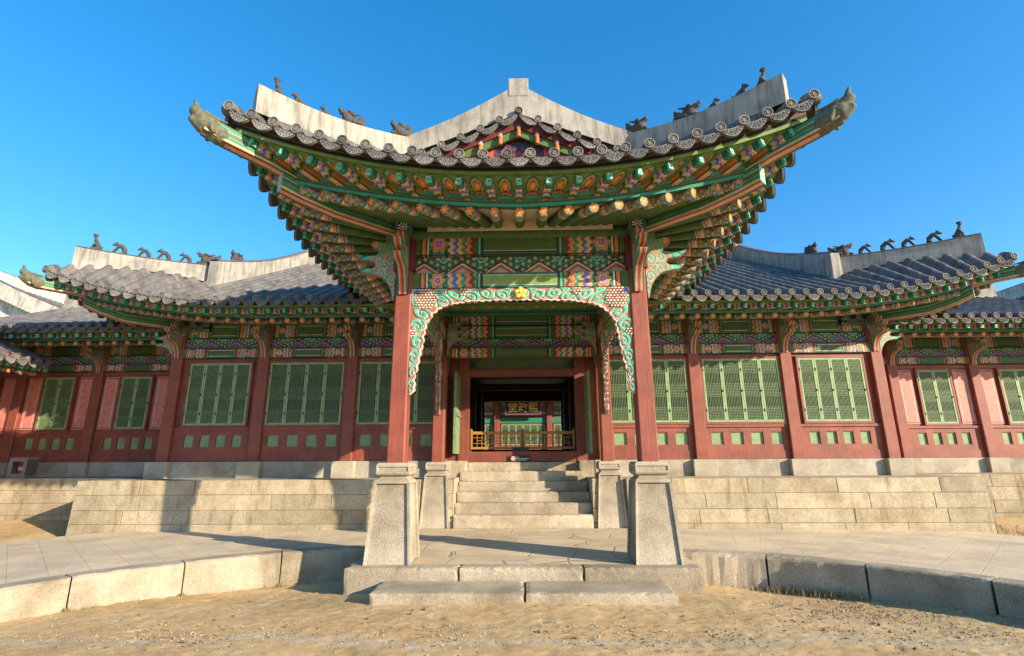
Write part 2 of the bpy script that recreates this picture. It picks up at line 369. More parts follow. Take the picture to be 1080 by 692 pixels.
def flying_rafter_mesh(w=.095, h=.115, L=.85):
    mb = MB()
    xs = np.concatenate([np.linspace(0, .40, 70), np.linspace(.42, L, 5)])
    def sidepaint(X, s):
        c = np.broadcast_to(GRN, X.shape+(3,)).copy(); put = lambda m, k: np.copyto(c, k, where=m[..., None])
        put(X < .03, TEALL); put((X >= .03) & (X < .13), np.where((np.sin(X*170+s*30) > -.2)[..., None], TEAL, BLACK))
        put((X >= .13) & (X < .37), bands(np.clip((X-.13+.02*np.cos(s*40))/.24, 0, .999), [WHITE, ORANGE*.9, PEACH, BLUE*.7, BLUE, c3(.35, .35, .6), YEL, YEL*.7, TEAL*.6, BLACK, GRNL*.8]))
        if s is not None: put((X > .37) & (np.abs(s) < .022), ORANGE); put((X > .37) & (np.abs(s) > .022) & (np.abs(s) < .03), WHITE)
        return c
    for a, ax in ((-1, 1), (1, 1), (-1, 2)):
        ss = np.linspace(-.5, .5, 10); X, S = np.meshgrid(xs, ss, indexing='ij')
        tp = 1-.18*np.clip(1-X/.4, 0, 1)
        if ax == 1: P = np.stack([-X, a*w/2*tp, S*h*tp], -1); mb.grid(P, sidepaint(X, S*h))
        else: P = np.stack([-X, S*w*tp, -h/2*tp], -1); mb.grid(P, sidepaint(X, S*w))
    mb.add([(0, -w*.41, h*.41), (0, w*.41, h*.41), (-L, w/2, h/2), (-L, -w/2, h/2)], [(0, 1, 2, 3)], GRN)
    ss = np.linspace(-.5, .5, 15); Y, Z = np.meshgrid(ss, ss, indexing='ij')
    c = np.broadcast_to(TEALL, Y.shape+(3,)).copy(); put = lambda m, k: np.copyto(c, k, where=m[..., None])
    put((np.abs(Y) < .26) & (np.abs(Z) < .34), WHITE); put((np.hypot(Y, Z) < .2) & (np.hypot(Y, Z-.02) > .07), BLACK); put((np.abs(Y) < .26) & (Z < -.14) & (Z > -.28), BLACK*2)
    mb.grid(np.stack([np.full_like(Y, .002), Y*w*.82, Z*h*.82], -1), c)
    return mb.mesh('flying_rafter', 'paint')
RAFTER = rafter_mesh(); RAFTER_SMALL = rafter_mesh(.072, 2.4, .6); FLYER = flying_rafter_mesh()
def along(p_out, p_in):
    d = (Vector(p_out)-Vector(p_in)).normalized(); y = Vector((0, 0, 1)).cross(d).normalized(); z = d.cross(y)
    m = Matrix((d, y, z)).transposed().to_4x4(); m.translation = Vector(p_out); return m

# ------------------------------------------------------------------ eaves
class Side:
    """one side of a hip roof: column corners p0->p1, outward normal n; c0/c1: is there a roof corner at that end"""
    def __init__(s, p0, p1, n, lay, c0=True, c1=True, Lc=4.2):
        s.p0 = np.array(p0, float); s.p1 = np.array(p1, float); s.L = np.linalg.norm(s.p1-s.p0); s.e = (s.p1-s.p0)/s.L
        s.n = np.array(n, float); s.lay = lay; s.c0, s.c1, s.Lc = c0, c1, Lc
    def rng(s, k):
        ov = s.lay[k]['ov']+s.lay[k]['fl']; return (-ov if s.c0 else 0.), s.L+(ov if s.c1 else 0.)
    def at(s, k, t, dz=0, do=0, z=None):
        l = s.lay[k]; a, b = s.rng(k); t = np.asarray(t, float)
        w = np.zeros_like(t)
        if s.c0: w = np.maximum(w, np.clip(1-(t-a)/s.Lc, 0, 1)**2.0)
        if s.c1: w = np.maximum(w, np.clip(1-(b-t)/s.Lc, 0, 1)**2.0)
        o = l['ov']+l['fl']*w+do
        xy = s.p0+np.multiply.outer(t, s.e)+np.multiply.outer(o, s.n)
        zz = l['z']+l['rise']*w+dz
        return np.concatenate([xy, zz[..., None]], -1)
    def inner(s, t, zp, reach=1.5):
        """foot of a rafter on the wall plate, fanned towards the corner"""
        a, b = s.rng('raft'); t = np.asarray(t, float); f = t.copy()
        if s.c0: f = np.where(t < reach, .25+(t-a)/(reach-a)*(reach-.25), f)
        if s.c1: f = np.where(t > s.L-reach, s.L-(.25+(b-t)/(b-(s.L-reach))*(reach-.25)), f)
        xy = s.p0+np.multiply.outer(f, s.e); return np.concatenate([xy, np.full(xy.shape[:-1]+(1,), zp)], -1)
def sweep_profile(mb, path, out, prof, cols):
    """path [n,3]; out [2] outward; prof [(o,z)] closed; cols per profile point"""
    o3 = np.array([out[0], out[1], 0.]); P = np.stack([path+o3*p[0]+np.array([0, 0, p[1]]) for p in prof], 1)
    k = len(prof); idx = np.repeat(np.arange(k), 2); idx = np.roll(idx, -1)   # flat-coloured faces: duplicated rings
    for i in range(k):
        j = (i+1) % k; mb.grid(np.stack([P[:, i], P[:, j]], 1), cols[i])
def soffit_paint(U, W, period):
    q = U/period; fx = (q-np.floor(q)-.5)*period
    base = np.broadcast_to(GRNL*.75, U.shape+(3,)).copy()
    r = np.hypot(fx*1.0, (W-.42)*.22)
    for lim, c in ((.085, BLACK), (.076, TEAL), (.062, YEL), (.052, GRND), (.040, ORANGE), (.018, YEL)):
        base = np.where((r < lim)[..., None], c, base)
    r2 = np.hypot(fx, (W-1.0)*.3)
    for lim, c in ((.11, BLACK), (.10, ORANGE), (.08, TEAL), (.055, ORANGE), (.03, YEL)): base = np.where((r2 < lim)[..., None], c, base)
    return base
def build_eave(par, side, zp, spacing=.335, skip=None, rmesh=RAFTER, cream=CREAM, spacing_tile=.30, trim=.14):
    a, b = side.rng('raft'); a2 = a+(trim if side.c0 else 0); b2 = b-(trim if side.c1 else 0)
    n = max(2, int(round((b2-a2)/spacing))+1); ts = np.linspace(a2, b2, n); sp = ts[1]-ts[0]
    fa, fb = side.rng('fly')
    tomap = lambda t: fa+(t-a)/(b-a)*(fb-fa)
    po = side.at('raft', ts); pi = side.inner(ts, zp); pf = side.at('fly', tomap(ts)); pb = side.at('raft', ts, dz=.20, do=-.1)
    for i in range(n):
        mid = po[i]
        if skip and skip(mid): continue
        link('rafter', rmesh, par, along(po[i], pi[i])); link('flying_rafter', FLYER, par, along(pf[i], pb[i]))
    m = max(24, int((b-a)/.05)); tt = np.linspace(a, b, m)
    e1 = side.at('raft', tt, dz=.085); f1 = side.at('fly', tomap(tt), dz=.065)
    mb = MB(); mb.grid(np.stack([side.inner(tt, zp+.08), e1], 1), cream); mb.build('plaster_soffit', 'paint', par)
    mb = MB(); tt2 = np.linspace(a, b, max(60, int((b-a)/.012))); A = side.at('raft', tt2, dz=.22, do=-.06); B = side.at('fly', tomap(tt2), dz=.066)
    W = np.linspace(0, 1, 22); P = A[:, None]*(1-W)[None, :, None]+B[:, None]*W[None, :, None]
    Ug = np.repeat(((tt2-a2)/sp+0.)[:, None]*spacing, 22, 1)
    mb.grid(P, soffit_paint(Ug, np.repeat(1-W[None], len(tt2), 0), spacing)); mb.build('painted_soffit', 'paint', par)
    mb = MB(); sweep_profile(mb, e1, side.n, [(.03, -.02), (.03, .03), (.03, .045), (.03, .10), (.03, .15), (-.05, .15), (-.05, -.02)], [TEAL, BLACK, GRN, TEALL*.6, GRN, GRN, GRND])
    mb.build('eave_board', 'paint', par)
    mb = MB(); sweep_profile(mb, f1, side.n, [(.045, 0), (.045, .045), (.045, .055), (.045, .105), (.045, .12), (-.05, .12), (-.05, 0)], [GRNL, GRNL*.4, BLACK, GRNL*.6, GRN, GRN, GRN])
    mb.build('eave_board', 'paint', par)
    ta, tb = side.rng('tile'); tm = np.linspace(ta, tb, m); pt = side.at('tile', tm)
    mb = MB(); sweep_profile(mb, f1, side.n, [(.03, .12), (.06, .20), (-.08, .26), (-.08, .12)], [MAROON]*4); mb.build('tile_board', 'paint', par)
def tile_positions(side, spacing=.30):
    a, b = side.rng('tile'); n = int(round((b-a-.16)/spacing))+1; return np.linspace(a+.08, b-.08, n)
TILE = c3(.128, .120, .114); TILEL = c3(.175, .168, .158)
def tile_sheet(mb, P, Q, sag, r=.068, nt=30, col=TILE, step=.33):
    """P,Q [n,3] eave and upper ends of each convex tile row; corrugated sheet between them"""
    n = len(P); fr = np.array([0, .06, .12, .17, .215, .24, .36, .5, .64, .76, .785, .83, .88, .94])
    cols = []; h = []
    sp = np.linalg.norm(P[1:]-P[:-1], axis=1).mean()
    for f in fr:
        d = min(f, 1-f)*sp; h.append(math.sqrt(max(r*r-d*d, 0)) if d < r else -.012-.05*math.sin(PI*(f-.22)/.56))
    L = np.linalg.norm(Q-P, axis=1); t = np.linspace(0, 1, nt)
    F = np.concatenate([np.arange(n-1)[:, None]+fr[None]]).reshape(-1); F = np.append(F, n-1); H = np.append(np.tile(h, n-1), r)
    i0 = np.clip(F.astype(int), 0, n-2); g = F-i0
    Pi = P[i0]*(1-g)[:, None]+P[i0+1]*g[:, None]; Qi = Q[i0]*(1-g)[:, None]+Q[i0+1]*g[:, None]; Li = L[i0]*(1-g)+L[i0+1]*g
    G = Pi[None]*(1-t)[:, None, None]+Qi[None]*t[:, None, None]
    dist = t[:, None]*Li[None]; sgn = 4*t*(1-t)
    G[..., 2] += H[None]-sag*sgn[:, None]*(Li/Li.max())[None]+.014*(1-np.mod(dist/step, 1))*1.0
    jit = rng.uniform(.78, 1.2, (nt, n)); C = col*jit[:, np.clip(np.round(F).astype(int), 0, n-1)][..., None]
    mb.grid(G, C)
def tile_ends(mb, P, out, r=.070, col=TILEL, drop=True, lenb=.05):
    out = np.array([out[0], out[1], 0.]) if len(out) == 2 else np.array(out, float); out /= np.linalg.norm(out)
    n = len(P)
    for i in range(n):
        a = P[min(i+1, n-1)]-P[max(i-1, 0)]; a = a/np.linalg.norm(a); up = np.cross(a, out); up = up*np.sign(up[2]) if up[2] else up
        k = 20; th = np.linspace(0, 2*PI, k+1); c0 = P[i]+out*.03+np.array([0, 0, .008])
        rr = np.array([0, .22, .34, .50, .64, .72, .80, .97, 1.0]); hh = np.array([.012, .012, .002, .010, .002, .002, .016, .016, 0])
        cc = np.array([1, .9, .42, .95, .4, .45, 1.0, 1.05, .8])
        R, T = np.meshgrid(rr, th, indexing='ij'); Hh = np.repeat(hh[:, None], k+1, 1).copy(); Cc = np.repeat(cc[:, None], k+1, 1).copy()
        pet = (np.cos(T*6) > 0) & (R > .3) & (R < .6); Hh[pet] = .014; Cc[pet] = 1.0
        G = c0+(R*np.cos(T)*r)[..., None]*a+(R*np.sin(T)*r)[..., None]*up+Hh[..., None]*out
        j = rng.uniform(.8, 1.15); mb.grid(G, col*j*Cc[..., None])
        ring = np.stack([c0+np.outer(np.cos(th)*r, a)+np.outer(np.sin(th)*r, up)-out*s for s in (0, lenb+.06)], 0); mb.grid(ring, TILE*1.3)
        if drop and i < n-1:
            A, B = P[i], P[i+1]; w = B-A; m = 27; s = np.linspace(.06, .94, m)
            base = A+np.outer(s, w)+out*.015; sn = np.sin(PI*s)
            top = base+np.outer(-.005-.045*sn, [0, 0, 1]); bot = base+np.outer(-.03-.165*sn**.75, [0, 0, 1])+np.outer(.05*sn, out)
            q = np.linspace(0, 1, 11); G = top[:, None]*(1-q)[None, :, None]+bot[:, None]*q[None, :, None]
            SS, QQ = np.meshgrid(s, q, indexing='ij')
            em = ((np.sin(SS*52+QQ*4)*np.sin(QQ*19) > .05) & (QQ > .12) & (QQ < .88)).astype(float)
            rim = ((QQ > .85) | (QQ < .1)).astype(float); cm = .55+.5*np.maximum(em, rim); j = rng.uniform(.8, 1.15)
            mb.grid(G+(.010*np.maximum(em, rim))[..., None]*out, col*j*cm[..., None])
            mb.grid(np.stack([top-out*.03, bot-out*.025], 1), TILE); mb.grid(np.stack([bot, bot-out*.03], 1), TILE)
def ridge_wall(par, path, bot, top, w=.2, name='plaster_ridge', col=c3(.335, .318, .288), cap=True, endlip=0):
    """white plastered ridge along path [n,2]; bot/top heights arrays"""
    path = np.array(path, float); n = len(path)
    d = np.gradient(path, axis=0); d /= np.linalg.norm(d, axis=1)[:, None]; s = np.stack([-d[:, 1], d[:, 0]], 1)
    def R(off, z): return np.concatenate([path+s*off, np.asarray(z)[:, None]], 1)
    bot = np.asarray(bot, float); top = np.asarray(top, float); mb = MB(); fz = np.linspace(0, 1, 4)
    for sg in (-1, 1): mb.grid(np.stack([R(sg*w/2*(1-.12*f), bot*(1-f)+top*f) for f in fz], 1), col)
    mb.grid(np.stack([R(-w*.44, top), R(w*.44, top)], 1), col)
    for i in (0, n-1): mb.add([R(-w/2, bot)[i], R(w/2, bot)[i], R(w*.44, top)[i], R(-w*.44, top)[i]], [(0, 1, 2, 3)], col)
    o = mb.build(name, 'plaster', par)
    if cap:
        mb = MB(); k = 7; th = np.linspace(0, PI, k)
        mb.grid(np.stack([R(-w*.52*math.cos(t)/1., top+.004+.045*math.sin(t)) for t in th], 1), TILE*.9, flip=True)
        mb.build('ridge_cap', 'tile', o)
    return o

# ------------------------------------------------------------------ sculpted pieces (figurines, dragon heads)
def blob_mesh(name, parts, voxel, col, material='clay', noise_amp=.0):
    """parts: list of capsules (p0, p1, r0, r1) fused into one skin"""
    bm = bmesh.new()
    for p0, p1, r0, r1 in parts:
        p0, p1 = Vector(p0), Vector(p1); k = max(1, int((p1-p0).length/(min(r0, r1)*.5))) if (p1-p0).length > 1e-4 else 0
        for i in range(k+1):
            t = i/k if k else 0; r = r0+(r1-r0)*t
            bmesh.ops.create_icosphere(bm, subdivisions=2, radius=r, matrix=Matrix.Translation(p0.lerp(p1, t)))
    me = bpy.data.meshes.new(name); bm.to_mesh(me); bm.free()
    o = bpy.data.objects.new('tmp', me); COL.objects.link(o)
    md = o.modifiers.new('r', 'REMESH'); md.mode = 'VOXEL'; md.voxel_size = voxel; md.use_smooth_shade = True
    sm = o.modifiers.new('s', 'SMOOTH'); sm.iterations = 1; sm.factor = .5
    dg = bpy.context.evaluated_depsgraph_get(); m2 = bpy.data.meshes.new_from_object(o.evaluated_get(dg)); m2.name = name
    bpy.data.objects.remove(o); bpy.data.meshes.remove(me)
    n = len(m2.vertices); a = m2.color_attributes.new('paint', 'FLOAT_COLOR', 'POINT')
    a.data.foreach_set('color', np.tile(np.append(col, 1), n).astype(np.float32))
    m2.materials.clear(); m2.materials.append(M[material])
    m2.polygons.foreach_set('use_smooth', [True]*len(m2.polygons)); return m2
CLAY = c3(.058, .052, .046)
def fig_hat():      # upright seated figure with a round hat; +x is where it looks
    return blob_mesh('roof_figurine', [((-.05, 0, .04), (-.02, 0, .12), .065, .055), ((-.02, 0, .12), (.03, 0, .24), .055, .04), ((.03, 0, .24), (.04, 0, .30), .03, .03),
        ((.045, 0, .325), (.055, 0, .325), .036, .034), ((.03, .0, .365), (.06, 0, .365), .038, .04), ((.0, 0, .37), (.09, 0, .37), .018, .018), ((.05, .035, .37), (.05, -.035, .37), .018, .018),
        ((0, .05, .2), (.07, .045, .08), .022, .02), ((0, -.05, .2), (.07, -.045, .08), .022, .02), ((.0, .045, .03), (.08, .05, .025), .03, .025), ((0, -.045, .03), (.08, -.05, .025), .03, .025), ((-.1, 0, .03), (-.12, 0, .1), .022, .012)], .011, CLAY)
def fig_sit():      # sitting beast
    return blob_mesh('roof_figurine', [((-.09, 0, .05), (-.02, 0, .13), .06, .055), ((-.02, 0, .13), (.04, 0, .19), .05, .04), ((.05, 0, .225), (.075, 0, .225), .042, .038), ((.08, 0, .215), (.12, 0, .205), .026, .022),
        ((.04, .025, .265), (.03, .03, .285), .012, .008), ((.04, -.025, .265), (.03, -.03, .285), .012, .008), ((.03, .035, .16), (.08, .04, .02), .024, .02), ((.03, -.035, .16), (.08, -.04, .02), .024, .02),
        ((-.1, .05, .05), (-.03, .055, .02), .035, .022), ((-.1, -.05, .05), (-.03, -.055, .02), .035, .022), ((-.14, 0, .06), (-.17, 0, .14), .02, .012)], .011, CLAY)
def fig_arch():     # beast leaning on stiff forelegs, arched back
    return blob_mesh('roof_figurine', [((-.10, 0, .04), (-.085, 0, .12), .045, .05), ((-.085, 0, .12), (-.02, 0, .185), .048, .045), ((-.02, 0, .185), (.05, 0, .20), .042, .036), ((.07, 0, .215), (.09, 0, .205), .04, .034), ((.1, 0, .195), (.13, 0, .18), .024, .018),
        ((.06, .02, .25), (.05, .025, .27), .012, .008), ((.06, -.02, .25), (.05, -.025, .27), .012, .008), ((.02, .03, .17), (.11, .035, .015), .022, .017), ((.02, -.03, .17), (.11, -.035, .015), .022, .017),
        ((-.1, .04, .05), (-.06, .045, .015), .035, .022), ((-.1, -.04, .05), (-.06, -.045, .015), .035, .022)], .010, CLAY)
def dragon_roof():  # open-mouthed ridge head, +x snout
    return blob_mesh('dragon_ornament', [((-.20, 0, .02), (-.20, 0, .20), .07, .075), ((-.20, 0, .20), (-.25, 0, .29), .07, .035), ((-.2, 0, .10), (.06, 0, .12), .10, .105), ((-.1, 0, .02), (.1, 0, .02), .08, .07),
        ((.06, 0, .19), (.17, 0, .25), .075, .055), ((.17, 0, .25), (.23, 0, .27), .05, .035), ((.1, 0, .06), (.22, 0, .04), .055, .032), ((.22, 0, .3), (.24, 0, .32), .028, .016),
        ((.03, .07, .26), (.07, .07, .27), .034, .03), ((.03, -.07, .26), (.07, -.07, .27), .034, .03), ((-.02, .06, .24), (-.15, .08, .29), .03, .014), ((-.02, -.06, .24), (-.15, -.08, .29), .03, .014), ((-.06, 0, .22), (.0, 0, .27), .045, .03),
        ((.16, .035, .20), (.165, .035, .15), .014, .006), ((.16, -.035, .20), (.165, -.035, .15), .014, .006), ((.21, .03, .22), (.215, .03, .17), .013, .006), ((.21, -.03, .22), (.215, -.03, .17), .013, .006), ((-.14, .09, .1), (-.02, .1, .06), .04, .03), ((-.14, -.09, .1), (-.02, -.1, .06), .04, .03)], .011, CLAY)
def dragon_small():
    return blob_mesh('dragon_ornament', [((-.13, 0, .0), (-.13, 0, .16), .055, .06), ((-.13, 0, .16), (-.165, 0, .23), .055, .03), ((-.13, 0, .07), (.06, 0, .08), .075, .08), ((.06, 0, .14), (.15, 0, .17), .055, .04), ((.07, 0, .04), (.15, 0, .02), .045, .028),
        ((.15, 0, .2), (.165, 0, .225), .024, .014), ((.03, .055, .18), (.05, .055, .19), .028, .024), ((.03, -.055, .18), (.05, -.055, .19), .028, .024), ((.0, .045, .17), (-.09, .06, .21), .022, .012), ((.0, -.045, .17), (-.09, -.06, .21), .022, .012),
        ((.13, .028, .13), (.132, .028, .1), .011, .005), ((.13, -.028, .13), (.132, -.028, .1), .011, .005)], .010, CLAY)
def dragon_tip():   # green-grey head that sheathes the tip of the corner rafter, +x snout
    return blob_mesh('dragon_head', [((-.20, 0, 0), (0, 0, 0), .135, .13), ((0, 0, .02), (.16, 0, .07), .11, .075), ((0, 0, -.06), (.13, 0, -.05), .085, .05), ((.17, 0, .10), (.21, 0, .16), .05, .03), ((.2, 0, .16), (.24, 0, .19), .03, .022),
        ((.03, .075, .10), (.07, .07, .11), .036, .03), ((.03, -.075, .10), (.07, -.07, .11), .036, .03), ((0, .06, .12), (-.18, .09, .17), .03, .015), ((0, -.06, .12), (-.18, -.09, .17), .03, .015), ((-.05, .11, .0), (-.12, .13, -.08), .04, .03), ((-.05, -.11, .0), (-.12, -.13, -.08), .04, .03),
        ((.12, .035, .0), (.12, .035, -.03), .013, .008), ((.12, -.035, .0), (.12, -.035, -.03), .013, .008), ((-.1, .1, .07), (-.02, .11, .04), .03, .03), ((-.1, -.1, .07), (-.02, -.11, .04), .03, .03), ((-.2, 0, -.1), (-.05, 0, -.12), .04, .04)], .013, c3(.105, .105, .068))
FIG_HAT, FIG_SIT, FIG_ARCH, DR_BIG, DR_SMALL, DR_TIP = fig_hat(), fig_sit(), fig_arch(), dragon_roof(), dragon_small(), dragon_tip()

# ------------------------------------------------------------------ carpentry pieces
def inpoly(X, Z, poly):
    r = np.zeros(X.shape, bool); n = len(poly)
    for i in range(n):
        x1, z1 = poly[i]; x2, z2 = poly[(i+1) % n]
        c = ((z1 > Z) != (z2 > Z)); xi = (x2-x1)*(Z-z1)/((z2-z1) if z2 != z1 else 1e-9)+x1
        r ^= c & (X < xi)
    return r
def cutout(poly, thick, paint, side, res=.011):
    """carved plank in the xz plane: painted both faces, edges in their own colour"""
    mb = MB(); P = np.array(poly, float)
    E0 = np.stack([P[:, 0], np.full(len(P), -thick/2), P[:, 1]], 1); n = len(P)
    for yy in (-thick/2, thick/2): mb.add(np.stack([P[:, 0], np.full(n, yy), P[:, 1]], 1), [tuple(range(n))], side)
    Pc = np.concatenate([P, P[:1]]); cc = [(-.5, TEAL*.7), (-.36, WHITE*.6), (-.28, ORANGE*.7), (-.10, RED*.8), (.10, ORANGE*.7), (.28, WHITE*.6), (.36, TEAL*.7), (.5, TEAL)]
    for (a, c), (b, _) in zip(cc[:-1], cc[1:]): mb.grid(np.stack([np.stack([Pc[:, 0], np.full(n+1, q*thick), Pc[:, 1]], 1) for q in (a, b)], 1), c)
    xs = np.arange(P[:, 0].min()-res, P[:, 0].max()+res, res); zs = np.arange(P[:, 1].min()-res, P[:, 1].max()+res, res)
    X, Z = np.meshgrid(xs, zs, indexing='ij'); C = paint(X, Z)
    ins = inpoly(X, Z, poly); I = np.arange(X.size).reshape(X.shape)
    ok = ins[:-1, :-1] & ins[1:, :-1] & ins[1:, 1:] & ins[:-1, 1:]
    q = np.stack([I[:-1, :-1], I[1:, :-1], I[1:, 1:], I[:-1, 1:]], -1)[ok]
    used = np.unique(q); mp = np.full(X.size, -1); mp[used] = np.arange(len(used))
    for s in (-1, 1):
        V = np.stack([X.ravel()[used], np.full(len(used), s*(thick/2+.003)), Z.ravel()[used]], 1)
        mb.add(V, mp[q if s < 0 else q[:, ::-1]].tolist(), C.reshape(-1, 3)[used])
    return mb
def smooth_poly(p, it=2):
    p = [np.array(q, float) for q in p]
    for _ in range(it):
        o = []
        for i in range(len(p)):
            a, b = p[i], p[(i+1) % len(p)]; o += [a*.75+b*.25, a*.25+b*.75]
        p = o
    return [tuple(q) for q in p]
def bracket_mesh():
    poly = [(0, -.62), (.05, -.6), (.09, -.42), (.2, -.27), (.34, -.17), (.52, -.14), (.70, -.12), (.84, -.02), (.70, -.05), (.56, -.05), (.44, -.03), (.46, .06), (.62, .07), (.76, .10), (.90, .22),
            (.76, .18), (.6, .17), (.44, .17), (.38, .24), (.44, .30), (.56, .33), (.55, .42), (.42, .44), (.3, .40), (.15, .42), (0, .42)]
    def paint(X, Z):
        c, vm = scroll2(X*.9+Z*.35, Z*.95-X*.3, .24, ORANGE*.55+PEACH*.2, TEALL*.62, WHITE*.75)
        hd = Z > .2; c = np.where(hd[..., None], np.where((np.hypot(X-.46, Z-.36) < .05)[..., None], ORANGE, np.where((np.abs(np.mod(X*11+Z*5, 1)-.5) < .13)[..., None], ORANGE*.7, TEAL*1.1)), c); tip = (X > .55) & ~hd
        c = np.where(tip[..., None], np.where((np.abs(np.mod(Z*9+X*3, 1)-.5) < .14)[..., None], TEAL*.6, TEALL*.9), c); return c
    return cutout(smooth_poly(poly, 2), .12, paint, GRND).mesh('bracket', 'paint')
BRACKET = bracket_mesh()
def arch_mesh(half=1.665, edge=c3(.62, .33, .22)):
    kn = [((-1.665, -1.69), (-1.61, -1.67)), ((-1.665, -1.60), (-1.55, -1.60)), ((-1.665, -1.5), (-1.555, -1.50)), ((-1.665, -1.42), (-1.575, -1.43)), ((-1.665, -1.25), (-1.525, -1.25)), ((-1.665, -1.0), (-1.475, -.98)), ((-1.665, -.75), (-1.445, -.75)),
          ((-1.665, -.5), (-1.41, -.56)), ((-1.665, -.25), (-1.335, -.43)), ((-1.665, 0), (-1.22, -.33)), ((-1.45, 0), (-1.09, -.275)), ((-1.2, 0), (-.96, -.25)), ((-.9, 0), (-.76, -.225)), ((-.5, 0), (-.42, -.212)), ((0, 0), (0, -.205))]
    O = np.array([k[0] for k in kn]); I = np.array([k[1] for k in kn]); mid = (O+I)/2
    s = np.concatenate([[0], np.cumsum(np.linalg.norm(np.diff(mid, axis=0), axis=1))]); S = np.linspace(0, s[-1], 330)
    f = lambda A: np.stack([np.interp(S, s, A[:, 0]), np.interp(S, s, A[:, 1])], 1)
    o, i = f(O), f(I); d = o-i; w = np.linalg.norm(d, axis=1)
    sc = np.abs(np.sin(S*PI/.115)); i = i+d/w[:, None]*(.022*(1-sc))[:, None]
    full = lambda A: np.concatenate([A, (A*[-1, 1])[::-1][1:]])
    o, i = full(o), full(i); Sf = np.concatenate([S, 2*s[-1]-S[::-1][1:]]); nv = 30; q = np.linspace(0, 1, nv)
    G = i[:, None]*(1-q)[None, :, None]+o[:, None]*q[None, :, None]; W = np.linalg.norm(o-i, axis=1)[:, None]
    Q = np.repeat(q[None], len(Sf), 0); U = np.repeat(Sf[:, None], nv, 1); Us = s[-1]-np.abs(U-s[-1])
    cell = .235; V = (Q-.5)*W*cell*1.02/np.maximum(W, .1)*1.0
    C, vm = scroll(Us, V, cell, BROWN*1.1+c3(.12, .02, .01), TEALL*.95, WHITE*.95)
    hl = vm & (np.mod(U*37+Q*3, 1) < .25); C = np.where(hl[..., None], TEAL*1.6, C)
    e = Q*W; C = np.where((e < .02)[..., None], WHITE*.9, C); C = np.where(((e > .02) & (e < .034))[..., None], RED*1.5, C); C = np.where(((W-e) < .012)[..., None], RED*1.4, C)
    X, Z = G[..., 0], G[..., 1]; h = .018*vm
    for cx, cz, R in ((-1.46, -.16, .17), (1.46, -.16, .17), (-.86, -.05, .07), (.86, -.05, .07), (-1.63, -.72, .06), (1.63, -.72, .06)):
        reg = (np.hypot(X-cx, (Z-cz)*.9) < R); p = .05
        row = np.floor(Z/p*1.2); fx = np.mod(X/p+.5*np.mod(row, 2), 1)-.5; fz = np.mod(Z/p*1.2, 1)-.5; rr = np.hypot(fx, fz)
        cc = np.where((rr < .36)[..., None], WHITE, np.where((rr < .47)[..., None], PEACH*.9, ORANGE*.5)); C = np.where(reg[..., None], cc, C); h = np.where(reg, .03*(rr < .4), h)
    for sx in (-1, 1):
        reg = (np.abs(X-sx*1.60) < .035) & (np.abs(Z+.055-sx*0) < .03); C = np.where(reg[..., None], BLUE*1.3, C)
    mb = MB(); t = .055
    mb.grid(np.stack([X, -t/2-h, Z], -1), C); mb.grid(np.stack([X, t/2+h, Z], -1), C)
    for A in (i, o): mb.grid(np.stack([np.stack([A[:, 0], np.full(len(A), y), A[:, 1]], 1) for y in (-t/2, t/2)], 1), edge)
    return mb.mesh('carved_arch', 'paint')
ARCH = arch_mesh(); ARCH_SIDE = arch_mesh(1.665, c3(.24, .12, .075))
def flower_mesh():
    mb = MB()
    for k in range(5):
        a = PI/2+k*2*PI/5; c = np.array([math.cos(a)*.055, -.035, math.sin(a)*.055]); u = np.linspace(0, PI, 7); v = np.linspace(0, 2*PI, 13)
        A, B = np.meshgrid(u, v, indexing='ij'); mb.grid(c+np.stack([.046*np.sin(A)*np.cos(B), .022*np.cos(A), .046*np.sin(A)*np.sin(B)], -1), YEL)
    A, B = np.meshgrid(np.linspace(0, PI, 6), np.linspace(0, 2*PI, 11), indexing='ij'); mb.grid(np.array([0, -.055, 0])+.022*np.stack([np.sin(A)*np.cos(B), np.cos(A), np.sin(A)*np.sin(B)], -1), YEL)
    return mb.mesh('gold_flower', 'gold', True)
def column_mesh(z0, z1, w0, w1, chamfer=.018):
    mb = MB(); zs = np.linspace(z0, z1, 8); rings = []
    for z in zs:
        w = (w0+(w1-w0)*(z-z0)/(z1-z0))/2; c = chamfer
        rings.append([(w-c, -w, z), (w, -w+c, z), (w, w-c, z), (w-c, w, z), (-w+c, w, z), (-w, w-c, z), (-w, -w+c, z), (-w+c, -w, z)])
    mb.loft(rings, COLRED); return mb.mesh('column', 'red')
